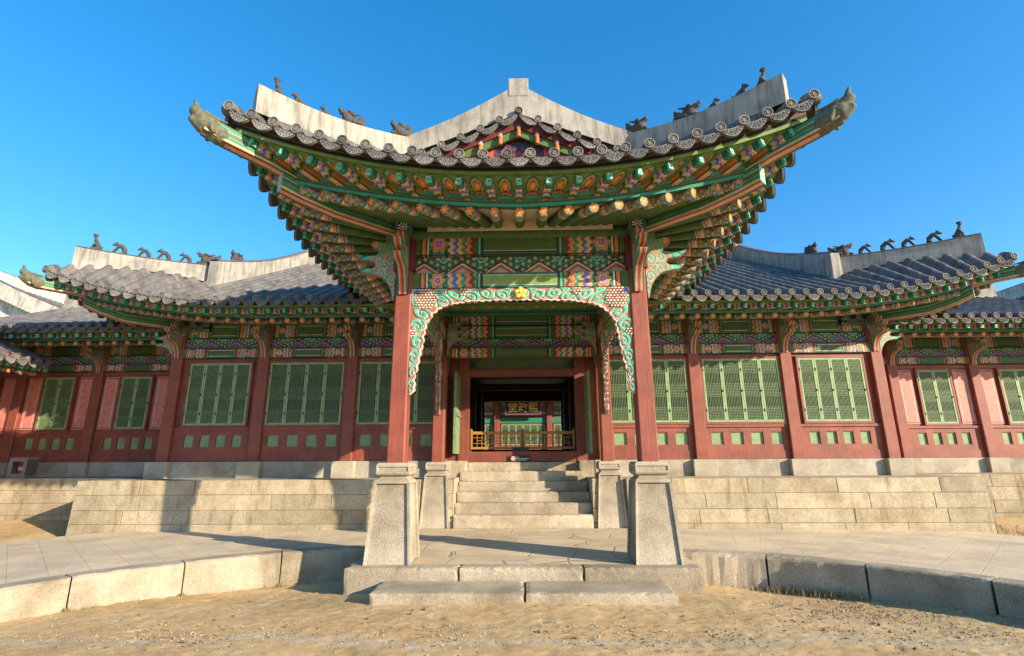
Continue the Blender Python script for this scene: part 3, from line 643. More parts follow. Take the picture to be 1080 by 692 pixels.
def purlin(par, p0, p1, r=.13, ends=(True, True), name='purlin'):
    p0, p1 = Vector(p0), Vector(p1); L = (p1-p0).length; mb = MB(); n = 28
    th = np.linspace(0, 2*PI, n+1); xs = np.linspace(0, L, 8)
    X, T = np.meshgrid(xs, th, indexing='ij'); mb.grid(np.stack([X, r*np.cos(T), r*np.sin(T)], -1), GRN)
    R, T = np.meshgrid(np.linspace(0, r, 14), np.linspace(0, 2*PI, 65), indexing='ij'); rr = R/r
    C = np.broadcast_to(BLACK, R.shape+(3,)).copy()
    pt = (np.abs(np.mod(T/(2*PI)*9, 1)-.5) < .22) & (rr > .22) & (rr < .68); C = np.where(pt[..., None], WHITE, C)
    C = np.where((rr < .12)[..., None], WHITE, C); C = np.where((rr > .78)[..., None], TEAL*1.2, C); C = np.where((rr > .93)[..., None], GRND, C)
    for x, k in ((-.002, 0), (L+.002, 1)):
        if ends[k]: mb.grid(np.stack([np.full_like(R, x), R*np.cos(T), R*np.sin(T)], -1), C)
    d = (p1-p0).normalized(); y = Vector((0, 0, 1)).cross(d).normalized(); z = d.cross(y)
    m = Matrix((d, y, z)).transposed().to_4x4(); m.translation = p0
    return link(name, mb.mesh(name, 'paint', True), par, m)
def diag_beam(par, name, pts, w, hs, tipc=True):
    """corner rafter along pts (centre line), lined green sides, salmon underside"""
    pts = np.array(pts, float); n = len(pts); d = pts[-1]-pts[0]; d[2] = 0; d /= np.linalg.norm(d); s = np.array([-d[1], d[0], 0.]); up = np.array([0, 0, 1.]); hs = np.array(hs)
    mb = MB(); rows = [(.5, GRND), (.40, TEAL), (.24, BLACK), (.20, WHITE), (.17, GRN), (-.10, TEAL*1.2), (-.22, BLACK), (-.28, GRNL), (-.40, WHITE), (-.44, ORANGE), (-.5, RED)]
    for sg in (-1, 1):
        for (a, c), (b, _) in zip(rows[:-1], rows[1:]):
            mb.grid(np.stack([pts+s*sg*w/2+up*(hs*a)[:, None], pts+s*sg*w/2+up*(hs*b)[:, None]], 1), c)
    br = [(-.5, TEAL), (-.40, BLACK), (-.34, RED), (-.22, PEACH*.85), (.22, RED), (.34, BLACK), (.40, TEAL), (.5, RED)]
    for (a, c), (b, _) in zip(br[:-1], br[1:]): mb.grid(np.stack([pts+s*a*w+up*(-hs*.5)[:, None], pts+s*b*w+up*(-hs*.5)[:, None]], 1), c)
    mb.grid(np.stack([pts-s*w/2+up*(hs*.5)[:, None], pts+s*w/2+up*(hs*.5)[:, None]], 1), GRN)
    if tipc:
        a = np.linspace(-.5, .5, 17); A, B = np.meshgrid(a, a, indexing='ij'); G = pts[-1]+A[..., None]*s*w+B[..., None]*up*hs[-1]
        C = np.where(((np.abs(A) > .36) | (np.abs(B) > .42))[..., None], TEALL, np.where((np.abs(np.sin(A*14)*np.sin(B*20)) > .45)[..., None], BLACK, WHITE*.9)); mb.grid(G+d*.002, C)
    return mb.build(name, 'paint', par)
def corner_rafter(par, cx, cy, sx, sy, zc, zr, zf, dz_tip=.10):
    """two-tier corner rafter running out diagonally from the corner column"""
    P = lambda k, z: (cx+sx*k, cy+sy*k, z)
    lo = diag_beam(par, 'corner_rafter', [P(-.3, zc), P(.3, zc-.015), P(.9, zc-.02), P(1.25, (zc+zr)/2), P(1.47, zr+.03)], .19, [.25, .25, .24, .24, .26])
    up = diag_beam(par, 'corner_rafter', [P(.75, zr+.10), P(1.2, zr+.17), P(1.6, (zr*.55+zf*.45)+.10), P(2.0, zf-.06), P(2.18, zf+.0)], .19, [.2, .21, .22, .23, .22], False)
    m = Matrix.Translation(P(2.17, zf+.01)) @ Matrix.Rotation(math.atan2(sy, sx), 4, 'Z') @ Matrix.Rotation(-.42, 4, 'Y')
    link('dragon_head', DR_TIP, up, m)
def shutter_mesh(w, h, bars=9):
    mb = MB(); f = .042; d = .03; lt = .010
    mb.box((0, 0, 0), (f, d, h), WGREEN); mb.box((w-f, 0, 0), (w, d, h), WGREEN); mb.box((f, .001, 0), (w-f, d-.001, f), WGREEN); mb.box((f, .001, h-f), (w-f, d-.001, h), WGREEN)
    mb.box((f, .05, f), (w-f, .055, h-f), c3(.06, .072, .062))
    iw = w-2*f
    for k in range(1, bars+1):
        x = f+iw*k/(bars+1); mb.box((x-lt/2, .006, f), (x+lt/2, .025, h-f), WGREEN*.62)
    ih = h-2*f
    for a, b in ((0, .21), (.395, .605), (.79, 1.0)):
        m = 8
        for k in range(m+1):
            z = f+ih*(a+(b-a)*k/m); z = min(max(z, f+.006), h-f-.006); mb.box((f, .008, z-lt/2), (w-f, .024, z+lt/2), WGREEN*.62)
    for z in (.18*h, .82*h): mb.box((-.012, -.012, z-.035), (.014, .004, z+.035), BLACK)
    mb.box((w-.03, -.014, h*.47), (w-.006, .0, h*.47+.05), BLACK)
    return mb.mesh('shutter', 'plain')
SHUT = {}
def window(par, x0, x1, z0, z1, y, nleaf):
    w = (x1-x0)/nleaf; h = z1-z0; key = (round(w, 3), round(h, 3))
    if key not in SHUT: SHUT[key] = shutter_mesh(w-.006, h)
    mb = MB(); f = .055
    mb.box((x0-f, y-.07, z0-f), (x1+f, y+.0, z0-.002), COLRED*.9); mb.box((x0-f, y-.07, z1+.002), (x1+f, y+.0, z1+f), COLRED*.9)
    mb.box((x0-f, y-.068, z0-.002), (x0-.002, y+.0, z1+.002), COLRED*.9); mb.box((x1+.002, y-.068, z0-.002), (x1+f, y+.0, z1+.002), COLRED*.9)
    o = mb.build('window', 'red', par, bevel=.006)
    for k in range(nleaf): link('shutter', SHUT[key], o, Matrix.Translation((x0+w*k+.003, y-.062, z0)))
    return o
def wall_bay(par, x0, x1, y, wx0, wx1, nleaf, z0=1.60, zw0=2.46, zw1=3.99, ztop=4.10, pink=False):
    """panel wall between two columns: sill rails, a row of four small green panels, lattice window above"""
    mb = MB(); back = COLRED*.86
    mb.box((x0, y+.0, zw0-.1), (x1, y+.14, ztop), back)                    # wall behind the window
    mb.box((x0, y+.05, z0), (x1, y+.14, zw0-.1), back*.9)
    mb.box((x0, y-.035, z0), (x1, y+.05, z0+.20), COLRED); mb.box((x0, y-.02, z0+.20), (x1, y+.05, z0+.32), COLRED)
    mb.box((x0, y-.02, zw0-.22), (x1, y+.05, zw0-.12), COLRED); mb.box((x0, y-.055, zw0-.12), (x1, y+.0, zw0-.057), COLRED)
    mb.box((x0, y-.03, zw1+.056), (x1, y+.0, ztop), COLRED)
    a, b = (wx0, wx1) if not pink else (x0+.22, x1-.22); a -= .02; b += .02; n = 4; pw = (b-a)/n; zz0, zz1 = z0+.32, zw0-.22
    edges = []
    for k in range(n): edges += [a+pw*k+pw*.20, a+pw*k+pw*.80]
    xs = [x0]+edges+[x1]
    for k in range(0, len(xs), 2): mb.box((xs[k], y-.02, zz0), (xs[k+1], y+.05, zz1), COLRED)
    o = mb.build('wall_panel', 'red', par)
    for k in range(n):
        m2 = MB(); e0, e1 = edges[2*k], edges[2*k+1]; m2.box((e0, y+.02, zz0), (e1, y+.045, zz1), WGREEN*.85)
        for c in (0, 1):
            m2.box((e0-.0, y-.012, zz0+(zz1-zz0-.018)*c), (e1, y+.02, zz0+(zz1-zz0-.018)*c+.018), COLRED*1.05)
        m2.build('inset_panel', 'plain', o)
    window(par, wx0, wx1, zw0, zw1, y, nleaf)
    if pink:
        for px0, px1 in ((x0+.02, wx0-.13), (wx1+.13, x1-.02)):
            if px1-px0 < .12: continue
            m3 = MB(); w = px1-px0; h = zw1-zw0+.02
            def fn(U, V, w=w, h=h):
                e = np.minimum(np.minimum(w/2-np.abs(U), V), h-V); c = np.broadcast_to(PINK, U.shape+(3,)).copy()
                c = np.where(((e > .035) & (e < .05))[..., None], c3(.05, .06, .12), c); c = np.where(((e > .05) & (e < .058))[..., None], WHITE*.8, c)
                return np.where(((np.hypot(U-.0, V-h*.47) < .018))[..., None], BLACK, c)
            painted_board(m3, fn, px0, px1, zw0-.01, zw1+.01, y-.012, .012, res=.012, back=PINK); m3.build('pink_panel', 'plain', par)
def frieze_bay(par, x0, x1, y, zs=(4.12, 4.36, 4.38, 4.62, 4.64, 4.99)):
    w = x1-x0; mb = MB(); painted_board(mb, lambda U, V: hall_beam_paint(U, V, w/2, zs[1]-zs[0]), x0, x1, zs[0], zs[1], y-.10, .18, res=.014); mb.build('painted_beam', 'paint', par)
    per = w/3; mb = MB(); painted_board(mb, lambda U, V: frieze_paint(U, V, zs[3]-zs[2], per, PURPLE), x0, x1, zs[2], zs[3], y-.05, .10, res=.012); mb.build('frieze', 'paint', par)
    mb = MB(); painted_board(mb, lambda U, V: hall_beam_paint(U, V, w/2, zs[5]-zs[4]), x0, x1, zs[4], zs[5], y-.07, .12, res=.014); mb.build('painted_beam', 'paint', par)
# ------------------------------------------------------------------ ground and paving
def vnoise(X, Y, s, seed=0):
    a = np.sin(X*s*1.3+seed)+np.sin(Y*s*1.7+seed*2.1+np.sin(X*s*.7)*1.3)+np.sin((X+Y)*s*2.3+seed*.7)*.6+np.sin((X*1.9-Y*1.3)*s*3.1+seed*1.9)*.35; return a/3
def interp_path(pts, n):
    p = np.array(pts, float); s = np.concatenate([[0], np.cumsum(np.linalg.norm(np.diff(p, axis=0), axis=1))])
    # catmull-rom through the points, sampled evenly
    m = len(p); out = []
    ext = np.vstack([2*p[0]-p[1], p, 2*p[-1]-p[-2]])
    for q in np.linspace(0, m-1-1e-9, n):
        i = int(q); t = q-i; a, b, c, d = ext[i:i+4]
        out.append(.5*((2*b)+(-a+c)*t+(2*a-5*b+4*c-d)*t*t+(-a+3*b-3*c+d)*t**3))
    return np.array(out)
KL = [(-2.28, 8.67), (-3.58, 8.18), (-4.55, 7.42), (-5.35, 6.55), (-5.78, 5.6), (-6.05, 4.4), (-6.2, 3.0)]
KR = [(2.28, 8.20), (3.41, 7.88), (4.36, 7.22), (5.20, 6.36), (5.80, 5.4), (6.1, 4.3), (6.3, 3.0)]
def ground_z(X, Y):
    d = np.exp(-((np.abs(X)-3.4)/1.8)**2)*np.clip((Y-6.0)/1.8, 0, 1)
    d2 = np.exp(-((np.abs(X)-5)/1.6)**2)*np.clip((Y-4.8)/1.8, 0, 1)
    rise = .28*np.clip((Y-10.7)/2.1, 0, 1)*np.clip((np.abs(X)-9.2)/.8, 0, 1)*np.clip((16-Y)/2, 0, 1)
    return -.02-.12*d-.03*d2+rise
def build_ground():
    xs = np.concatenate([[-900, -300, -100, -40, -20, -16, -12, -10.6, -10, -9.5, -9.1], np.linspace(-8.5, 8.5, 420), [9.1, 9.5, 10, 10.6, 12, 16, 20, 40, 100, 300, 900]])
    ys = np.concatenate([[-300, -60, -15, -3, 1, 3], np.linspace(4.4, 9.2, 150), [10, 10.7, 11.2, 11.8, 12.4, 12.9, 14, 15, 16, 20, 40, 100, 400, 1500]])
    X, Y = np.meshgrid(xs, ys, indexing='ij'); Z = ground_z(X, Y)
    near = ((np.abs(X) < 8.4) & (Y > 4.5) & (Y < 9.1))
    for _ in range(130):
        cx, cy, a = rng.uniform(-6.5, 6.5), rng.uniform(4.8, 7.4), rng.uniform(-.9, .9)+PI/2*rng.integers(0, 2); ca, sa = math.cos(a), math.sin(a)
        u, v = (X-cx)*ca+(Y-cy)*sa, -(X-cx)*sa+(Y-cy)*ca; q = np.sqrt((u/.14)**2+(v/.055)**2); Z = Z+near*(-.007*np.exp(-q**2*1.2)+.003*np.exp(-((q-1.5)/.4)**2))
    Z = Z+near*(vnoise(X, Y, 2.1, 1)*.012+vnoise(X, Y, 7, 2)*.003+vnoise(X, Y, 23, 4)*.002)+near*rng.normal(0, .0035, X.shape)
    mb = MB(); mb.grid(np.stack([X, Y, Z], -1), c3(.4, .3, .2)); structure(mb.build('ground', 'soil', None, True))
build_ground()
def path_mesh(name, inner, outer, z_in, z_out, nw=10):
    n = len(inner); W = np.linspace(0, 1, nw); G = inner[:, None]*(1-W)[None, :, None]+outer[:, None]*W[None, :, None]
    Z = z_in[:, None]*(1-W)+z_out[:, None]*W; P = np.concatenate([G, Z[..., None]], -1)
    mb = MB(); mb.grid(P, c3(.4, .35, .28)); me = mb.mesh(name, 'paving')
    s = np.concatenate([[0], np.cumsum(np.linalg.norm(np.diff((inner+outer)/2, axis=0), axis=1))]); uv = np.zeros((n*nw, 2))
    wd = np.linalg.norm(outer-inner, axis=1)
    uv[:, 1] = np.repeat(s, nw); uv[:, 0] = (W[None]*wd[:, None]).ravel()
    l = me.uv_layers.new(name='UVMap'); vi = np.zeros(len(me.loops), int); me.loops.foreach_get('vertex_index', vi); l.data.foreach_set('uv', uv[vi].ravel()); return me
def build_paths():
    for K, sx in ((KL, -1), (KR, 1)):
        inner = interp_path(K, 60); inner[:, 0] -= sx*(-.10)
        outer = interp_path([(sx*2.40, 11.22), (sx*5.2, 11.22), (sx*8.2, 11.2), (sx*9.35, 10.6), (sx*9.75, 9.4), (sx*9.95, 7.2), (sx*10.1, 3.0)], 60)
        o = link('path', path_mesh('path', inner, outer, np.full(60, .288), np.linspace(.24, .12, 60))); structure(o)
    ii = np.array([(-2.37, 7.62), (2.37, 7.62)]); oo = np.array([(-2.37, 11.3), (2.37, 11.3)])
    pm = path_mesh('porch_floor', ii, oo, np.full(2, .24), np.full(2, .24)); pm.materials[0] = M['flags']; o = link('path', pm); structure(o); o.name = 'paved_floor'
    # body of the paved porch floor, shown at its sides
    mb = MB(); mb.box((-2.38, 7.66, -.4), (2.38, 11.28, .232), c3(.42, .36, .27)); structure(mb.build('paved_floor', 'stone', None, bevel=.01))
build_paths()
def kerb(name, pts, label, z=.30, w=.30, depth=.75, jl=.0):
    c = interp_path(pts, 14) if len(pts) > 2 else np.array([np.array(pts[0])*(1-t)+np.array(pts[1])*t for t in np.linspace(0, 1, 14)])
    d = np.gradient(c, axis=0); d /= np.linalg.norm(d, axis=1)[:, None]; s = np.stack([-d[:, 1], d[:, 0]], 1)
    if s[0] @ (c[0]-np.array([0, 3.])) < 0: s = -s                    # towards the paved side
    prof = [(0, -depth), (-.0, -.25), (.0, z-.05), (.012, z-.018), (.04, z), (w, z), (w, -depth)]
    G = np.stack([np.concatenate([c+s*p[0], np.full((14, 1), p[1])], 1) for p in prof], 1)
    G[:, 1:3, :2] += rng.normal(0, .006, (14, 2, 2)); G[:, 3:5, 2] += rng.normal(0, .004, (14, 2))
    mb = MB(); tint = rng.uniform(.92, 1.08); mb.loft(np.transpose(G, (0, 1, 2)), c3(.47, .40, .30)*tint)
    o = mb.build(name, 'rough_stone'); return tag(o, label, 'kerb stone', 'granite kerb stones along the curved path')
def build_kerbs():
    NL = ['sunlit granite kerb stone touching the left side of the porch floor', 'long sunlit kerb stone, second to the left of the porch floor', 'pale kerb stone on the left, third from the porch floor', 'kerb stone at the left picture edge nearest the camera']
    NR = ['half sunlit granite kerb stone touching the right side of the porch floor', 'kerb stone with dry grass at its foot, second to the right of the porch floor', 'shaded dark kerb stone on the right, third from the porch floor', 'shaded kerb stone at the right picture edge nearest the camera']
    for K, LB in ((KL, NL), (KR, NR)):
        full = interp_path(K, 121); cuts = [0, 20, 40, 60, 120]
        for i in range(4):
            a, b = cuts[i], cuts[i+1]; seg = full[a:b+1]; g = .008
            d0 = seg[1]-seg[0]; d1 = seg[-1]-seg[-2]; seg = seg.copy(); seg[0] += d0/np.linalg.norm(d0)*g; seg[-1] -= d1/np.linalg.norm(d1)*g
            kerb('kerb_stone', [tuple(q) for q in seg[::2]], LB[i])
build_kerbs()
def stone_box(lo, hi, col=c3(.46, .39, .29), bevel=.018, par=None, name='step', m='stone'):
    lo, hi = np.array(lo, float), np.array(hi, float); d = hi-lo
    bm = bmesh.new(); bmesh.ops.create_cube(bm, size=1)
    for ax in range(3):
        es = [e for e in bm.edges if abs((e.verts[0].co-e.verts[1].co)[ax]) > 1e-5]
        n = int(min(60, max(1, d[ax]/.055)))
        if n > 1: bmesh.ops.subdivide_edges(bm, edges=es, cuts=n-1, use_grid_fill=True)
    V = np.array([v.co for v in bm.verts]); F = [tuple(v.index for v in f.verts) for f in bm.faces]; bm.free()
    P = lo+(V+.5)*d; c = (lo+hi)/2; ext = (np.abs(V) > .499)
    nz = vnoise(P[:, 0]+P[:, 1]*.7, P[:, 2]+P[:, 1], 11, lo[0])+rng.normal(0, .35, len(P))
    wear = np.where(ext.sum(1) >= 2, np.clip(.010+.009*nz, .003, .04), .0)+np.where(ext.sum(1) == 1, .002*nz, 0)
    P = P-np.sign(V)*ext*wear[:, None]
    mb = MB(); mb.add(P, F, col*rng.uniform(.84, 1.10)); return mb.build(name, m, par, smooth=False)
def build_steps():
    for x0, x1, lb in ((-1.84, .02, 'low granite step slab, left half of the doorstep before the porch'), (.035, 1.84, 'low granite step slab, right half of the doorstep before the porch')):
        tag(stone_box((x0, 6.70, -.3), (x1, 7.36, .095), name='step_slab', m='rough_stone'), lb, 'step stone', 'doorstep slabs before the porch')
    for x0, x1, lb in ((-2.38, -.855, 'left edge stone of the porch floor under the left front pillar'), (-.84, .80, 'middle edge stone of the porch floor between the front pillars'), (.815, 2.38, 'right edge stone of the porch floor under the right front pillar')):
        tag(stone_box((x0, 7.38, -.3), (x1, 7.655, .243), name='edge_stone', m='rough_stone'), lb, 'edge stone', 'edge stones of the porch floor')
    t = thing('stone_steps', 'broad stone staircase rising between the rear stone pillars to the dark doorway', 'steps', (0, 11.3, .24))
    zs = [.24, .50, .72, .93, 1.14, 1.355]
    for i in range(5):
        y = 11.32+.26*i; a = 1.46
        o = stone_box((-a, y-11.3, zs[i]-.24-.05), (a, 12.9-11.3, zs[i+1]-.24), par=t, bevel=.012)
    for s in (-1, 1): stone_box((min(s*1.31, s*2.1), 12.42-11.3, .5), (max(s*1.31, s*2.1), 13.2-11.3, 1.59-.24), par=t, bevel=.012, name='end_stone')
    stone_box((-1.30, 12.62-11.3, 1.1), (1.30, 13.2-11.3, 1.555-.24), par=t, bevel=.012)
build_steps()
def course_wall(par, x0, x1, z0, z1, y, courses, name, seed, batter=.045, endlean=.05, side=None):
    """face of coursed granite: joints cut in, every block its own tone"""
    r = np.random.default_rng(seed); res = .011
    xs = np.arange(x0, x1+res, res); zs = np.arange(z0, z1+res*.5, res); zs[-1] = z1
    X, Z = np.meshgrid(xs, zs, indexing='ij'); D = np.zeros_like(X); C = np.zeros(X.shape+(3,)); B = np.zeros_like(X)
    cz = [z0-.01]+courses+[z1+.01]
    for k in range(len(cz)-1):
        m = (Z >= cz[k]) & (Z < cz[k+1]); js = [x0-.5]
        while js[-1] < x1: js.append(js[-1]+r.uniform(1.15, 2.1))
        js = np.array(js); bi = np.searchsorted(js, X); nd = np.minimum(np.abs(X-js[np.clip(bi-1, 0, len(js)-1)]), np.abs(js[np.clip(bi, 0, len(js)-1)]-X))
        dz = np.minimum(np.abs(Z-cz[k]), np.abs(cz[k+1]-Z)); j = np.minimum(nd, dz)
        tone = r.uniform(.82, 1.12, len(js)+1); warm = r.uniform(0, 1, len(js)+1)**2
        cc = (c3(.45, .39, .29)*(1-warm[bi])[..., None]+c3(.47, .39, .26)*warm[bi][..., None])*tone[bi][..., None]
        C = np.where(m[..., None], np.where((j < .0065)[..., None], c3(.28, .215, .135), cc), C); D = np.where(m, np.where(j < .0065, .012, r.uniform(0, .006, len(js)+1)[bi]), D)
    Yg = y+D+(Z-z0)*batter+vnoise(X, Z, 9, seed)*.003
    t = (X-x0)/(x1-x0)
    mb = MB(); mb.grid(np.stack([X, Yg, Z], -1), C)
    return mb
def build_platforms():
    col = c3(.44, .38, .29)
    def platform(x0, x1, y, z0, y1, courses, label, seed, z1=1.22):
        mb = course_wall(None, x0, x1, z0, z1, y, courses, '', seed)
        yt = y+(z1-z0)*.045
        mb.add([(x0, yt, z1), (x1, yt, z1), (x1, y1, z1), (x0, y1, z1)], [(0, 1, 2, 3)], col)
        for x in (x0, x1): mb.add([(x, y, z0), (x, y1, z0), (x, y1, z1), (x, yt, z1)], [(0, 1, 2, 3)], col*.95)
        return tag(mb.build('stone_platform', 'blocks', None, fixnormals=True), label, 'platform')
    platform(-9.5, -2.17, 11.22, .0, 14.0, [.34, .62, .92], 'long low platform of granite blocks under the left half of the main hall', 11)
    platform(2.17, 9.5, 11.22, .0, 14.0, [.34, .62, .92], 'long low platform of granite blocks under the right half of the main hall', 23)
    platform(-30, -9.52, 12.9, -.1, 15.5, [.36, .64, .93], 'set-back granite platform under the far left side hall', 5)
    platform(9.52, 30, 12.9, -.1, 15.5, [.36, .64, .93], 'set-back granite platform under the far right side hall', 6)
    for s, w in ((-1, 'left'), (1, 'right')):
        mb = course_wall(None, 1.47, 2.17, .0, 1.22, 11.36, [.34, .62, .92], '', 31+s)
        mb.add([(1.47, 11.41, 1.22), (2.17, 11.41, 1.22), (2.17, 14., 1.22), (1.47, 14., 1.22)], [(0, 1, 2, 3)], col)
        mb.add([(1.47, 11.36, 0), (1.47, 14., 0), (1.47, 14., 1.22), (1.47, 11.41, 1.22)], [(0, 1, 2, 3)], col)
        if s < 0: mb.v = [a*[-1, 1, 1] for a in mb.v]
        tag(mb.build('stone_platform', 'blocks'), f'narrow granite cheek wall behind the {w} rear stone pillar beside the stairs', 'platform')
build_platforms()

# ------------------------------------------------------------------ the porch
PX, PY0, PY1 = 1.85, 7.86, 11.62
def plinth_mesh(w0=.65, w1=.51, h=1.125):
    bm = bmesh.new()
    def ring(w, z): return [bm.verts.new((sx*w/2, sy*w/2, z)) for sx, sy in ((-1, -1), (1, -1), (1, 1), (-1, 1))]
    R = [ring(w0, 0), ring(w1, h-.06), ring(w1-.04, h-.02), ring(w1-.14, h+.015), ring(w1-.14, h+.03), ring(w1-.045, h+.06), ring(w1-.03, h+.08), ring(w1-.03, h+.19), ring(w1-.08, h+.225)]
    body = []
    for i in range(len(R)-1):
        for j in range(4):
            f = bm.faces.new((R[i][j], R[i][(j+1) % 4], R[i+1][(j+1) % 4], R[i+1][j]))
            if i in (0, 6): body.append((i, f))
    bm.faces.new(R[-1]); bm.faces.new(R[0][::-1])
    for th, dp, lay in ((.085, -.04, 0), (.03, -.018, 6)):
        fs = [f for i, f in body if i == lay]
        r = bmesh.ops.inset_individual(bm, faces=fs, thickness=th, depth=0); r2 = bmesh.ops.inset_individual(bm, faces=fs, thickness=.008, depth=dp)
        for f in fs: f.material_index = 1
    es = [e for e in bm.edges if len(e.link_faces) == 2 and e.calc_face_angle(0) > .7 and e.calc_length() > .15]
    bmesh.ops.bevel(bm, geom=es, offset=.012, segments=2, affect='EDGES', clamp_overlap=True)
    bmesh.ops.recalc_face_normals(bm, faces=bm.faces); me = bpy.data.meshes.new('stone_plinth'); bm.to_mesh(me); bm.free()
    a = me.color_attributes.new('paint', 'FLOAT_COLOR', 'POINT'); a.data.foreach_set('color', np.tile(np.array([.48, .42, .33, 1]), len(me.vertices)).astype(np.float32))
    me.materials.append(M['stone']); me.materials.append(M['rough_stone']); return me
def build_porch():
    T = thing('entrance_porch', 'painted entrance porch with four red columns on tall stone plinths and an upswept tiled roof', 'porch', (0, 0, 0))
    PLM = plinth_mesh(); CM = column_mesh(1.56, 5.2, .265, .25); CM2 = column_mesh(1.54, 5.05, .26, .25)
    for y, cm in ((PY0, CM), (PY1, CM2)):
        for x in (-PX, PX):
            c = link('column', cm, T, Matrix.Translation((x, y, 0))); link('stone_plinth', PLM, c, Matrix.Translation((0, 0, .24)) if y == PY0 else Matrix.Translation((0, 0, .24)) @ Matrix.Diagonal((.95, .95, .985, 1)))
    # beams of the front and the two sides
    half = PX-.13; L = 2*half
    def frame(O, half, rear=False, arch=True, sc=1):
        if rear: spec = [('painted_beam', 3.88, 4.09, 'b'), ('frieze', 4.11, 4.31, 'f'), ('painted_beam', 4.33, 4.60, 'b'), ('painted_beam', 4.62, 5.07, 'b')]
        else: spec = [('painted_beam', 4.27, 4.52, 'b'), ('frieze', 4.535, 4.81, 'f'), ('painted_beam', 4.825, 5.22, 'b')]
        for i, (nm, z0, z1, k) in enumerate(spec):
            mb = MB(); y = -.12 if k == 'b' else -.06
            ce = GRN if (i or rear) else GRNL  # lowest beam, except at the rear: sunlight painted in as a lighter green centre
            fn = (lambda U, V, h=z1-z0, ce=ce: beam_paint(U, V, half, h, ce)) if k == 'b' else (lambda U, V, h=z1-z0: frieze_paint(U, V, h, .62, PURPLE if rear else BROWN))
            painted_board(mb, fn, -half, half, z0, z1, y, -y, res=.0095, O=O); mb.build(nm, 'paint', T)
    tr = lambda x, y, a: Matrix.Translation((x, y, 0)) @ Matrix.Rotation(a, 4, 'Z')
    frame(tr(0, PY0+.02, 0), half); frame(tr(0, PY1+.02, 0), half, True)
    hs = (PY1-PY0)/2-.13; ym = (PY0+PY1)/2
    for sx in (-1, 1):
        frame(tr(sx*(PX-.01), ym, sx*PI/2*-1), hs); frame(tr(sx*(PX+.01), ym, sx*PI/2), hs)
    a = link('carved_arch', ARCH, T, Matrix.Translation((0, PY0-.06, 4.262)) @ Matrix.Diagonal((half/1.665, 1, 1, 1)))
    link('gold_flower', flower_mesh(), a, Matrix.Translation((0, -.03, -.09)))
    for sx in (-1, 1): link('carved_arch', ARCH_SIDE, T, Matrix.Translation((sx*PX, ym, 4.262)) @ Matrix.Rotation(PI/2, 4, 'Z') @ Matrix.Diagonal((hs/1.665, 1, 1, 1)))
    for sx in (-1, 1):  # added beams behind the rear columns, blocking a sun streak on the door lintel
        for z0, z1 in ((3.86, 4.1), (4.12, 4.95)):
            mb = MB(); w = 12.56-(PY1+.13); painted_board(mb, lambda U, V, h=z1-z0: hall_beam_paint(U, V, w/2, h), -w/2, w/2, z0, z1, -.08, .16, res=.012, O=tr(sx*PX, (12.56+PY1+.13)/2, -sx*PI/2)); mb.build('painted_beam', 'paint', T)
    # blocks above the columns, brackets forwards and sideways
    for sx in (-1, 1):
        mb = MB(); mb.box((sx*PX-.17, PY0-.17, 4.56), (sx*PX+.17, PY0+.17, 5.08), MAROON); mb.build('column_head', 'paint', T, bevel=.01)
        for z, s in ((4.60, 1.0),):
            link('bracket', BRACKET, T, Matrix.Translation((sx*PX, PY0-.15, z+.12)) @ Matrix.Rotation(-PI/2, 4, 'Z') @ Matrix.Diagonal((.62, 1.15, .92, 1)))
            link('bracket', BRACKET, T, Matrix.Translation((sx*(PX+.15), PY0, z+.08)) @ Matrix.Rotation(0 if sx > 0 else PI, 4, 'Z') @ Matrix.Diagonal((.78, 1, 1.0, 1)))
        link('bracket', BRACKET, T, Matrix.Translation((sx*(PX-.15), PY1-.1, 4.36)) @ Matrix.Rotation(0 if sx < 0 else PI, 4, 'Z') @ Matrix.Diagonal((.55, .9, .75, 1)))
    purlin(T, (-PX-.33, PY0, 5.20), (PX+.33, PY0, 5.20)); purlin(T, (-PX, PY1, 5.20), (PX, PY1, 5.20), ends=(False, False))
    for sx in (-1, 1): purlin(T, (sx*PX, PY0-.36, 5.215), (sx*PX, 13, 5.215), ends=(True, False))
    lay = dict(raft=dict(ov=1.35, fl=.03, z=4.93, rise=.43), fly=dict(ov=1.75, fl=.15, z=5.19, rise=.62), tile=dict(ov=1.96, fl=.08, z=5.43, rise=.77))
    F = Side((-PX, PY0), (PX, PY0), (0, -1), lay, Lc=3.5)
    SL = Side((-PX, PY0), (-PX, 12.7), (-1, 0), lay, True, False, Lc=3.5); SR = Side((PX, PY0), (PX, 12.7), (1, 0), lay, True, False, Lc=3.5)
    for s in (F, SL, SR): build_eave(T, s, 5.38, cream=CREAM*1.25)
    for sx in (-1, 1): corner_rafter(T, sx*PX, PY0, sx, -1, 5.29, 5.36, 5.81)
    for a, b in ((-1.5, -.56), (.56, 1.5)):
        mb = MB(); mb.box((a, PY0-.16, 5.225), (b, PY0-.135, 5.33), CREAM*1.3); mb.build('plaster_board', 'paint', T)
    mb = MB(); mb.box((-.555, PY0-.17, 5.225), (.555, PY0-.14, 5.42), CREAM*1.5); mb.build('plaster_board', 'paint', T)
    # plaster ceiling inside, hidden from the sky
    mb = MB(); mb.box((-PX, PY0, 5.42), (PX, 12.6, 5.46), CREAM); mb.build('ceiling_board', 'paint', T)
    # roof: tile slopes
    Kx, Ky, zK, zR = 1.85, 7.5, 6.42, 7.27
    zC = 5.43+.77; cx, cy = PX+2.04, PY0-2.04
    hip = lambda t: zK+(zC-zK)*t-.10*np.sin(PI*np.clip(t, 0, 1))
    ts = tile_positions(F); P = F.at('tile', ts); x = P[:, 0]; t = np.clip((np.abs(x)-Kx)/(cx-Kx), 0, 1)
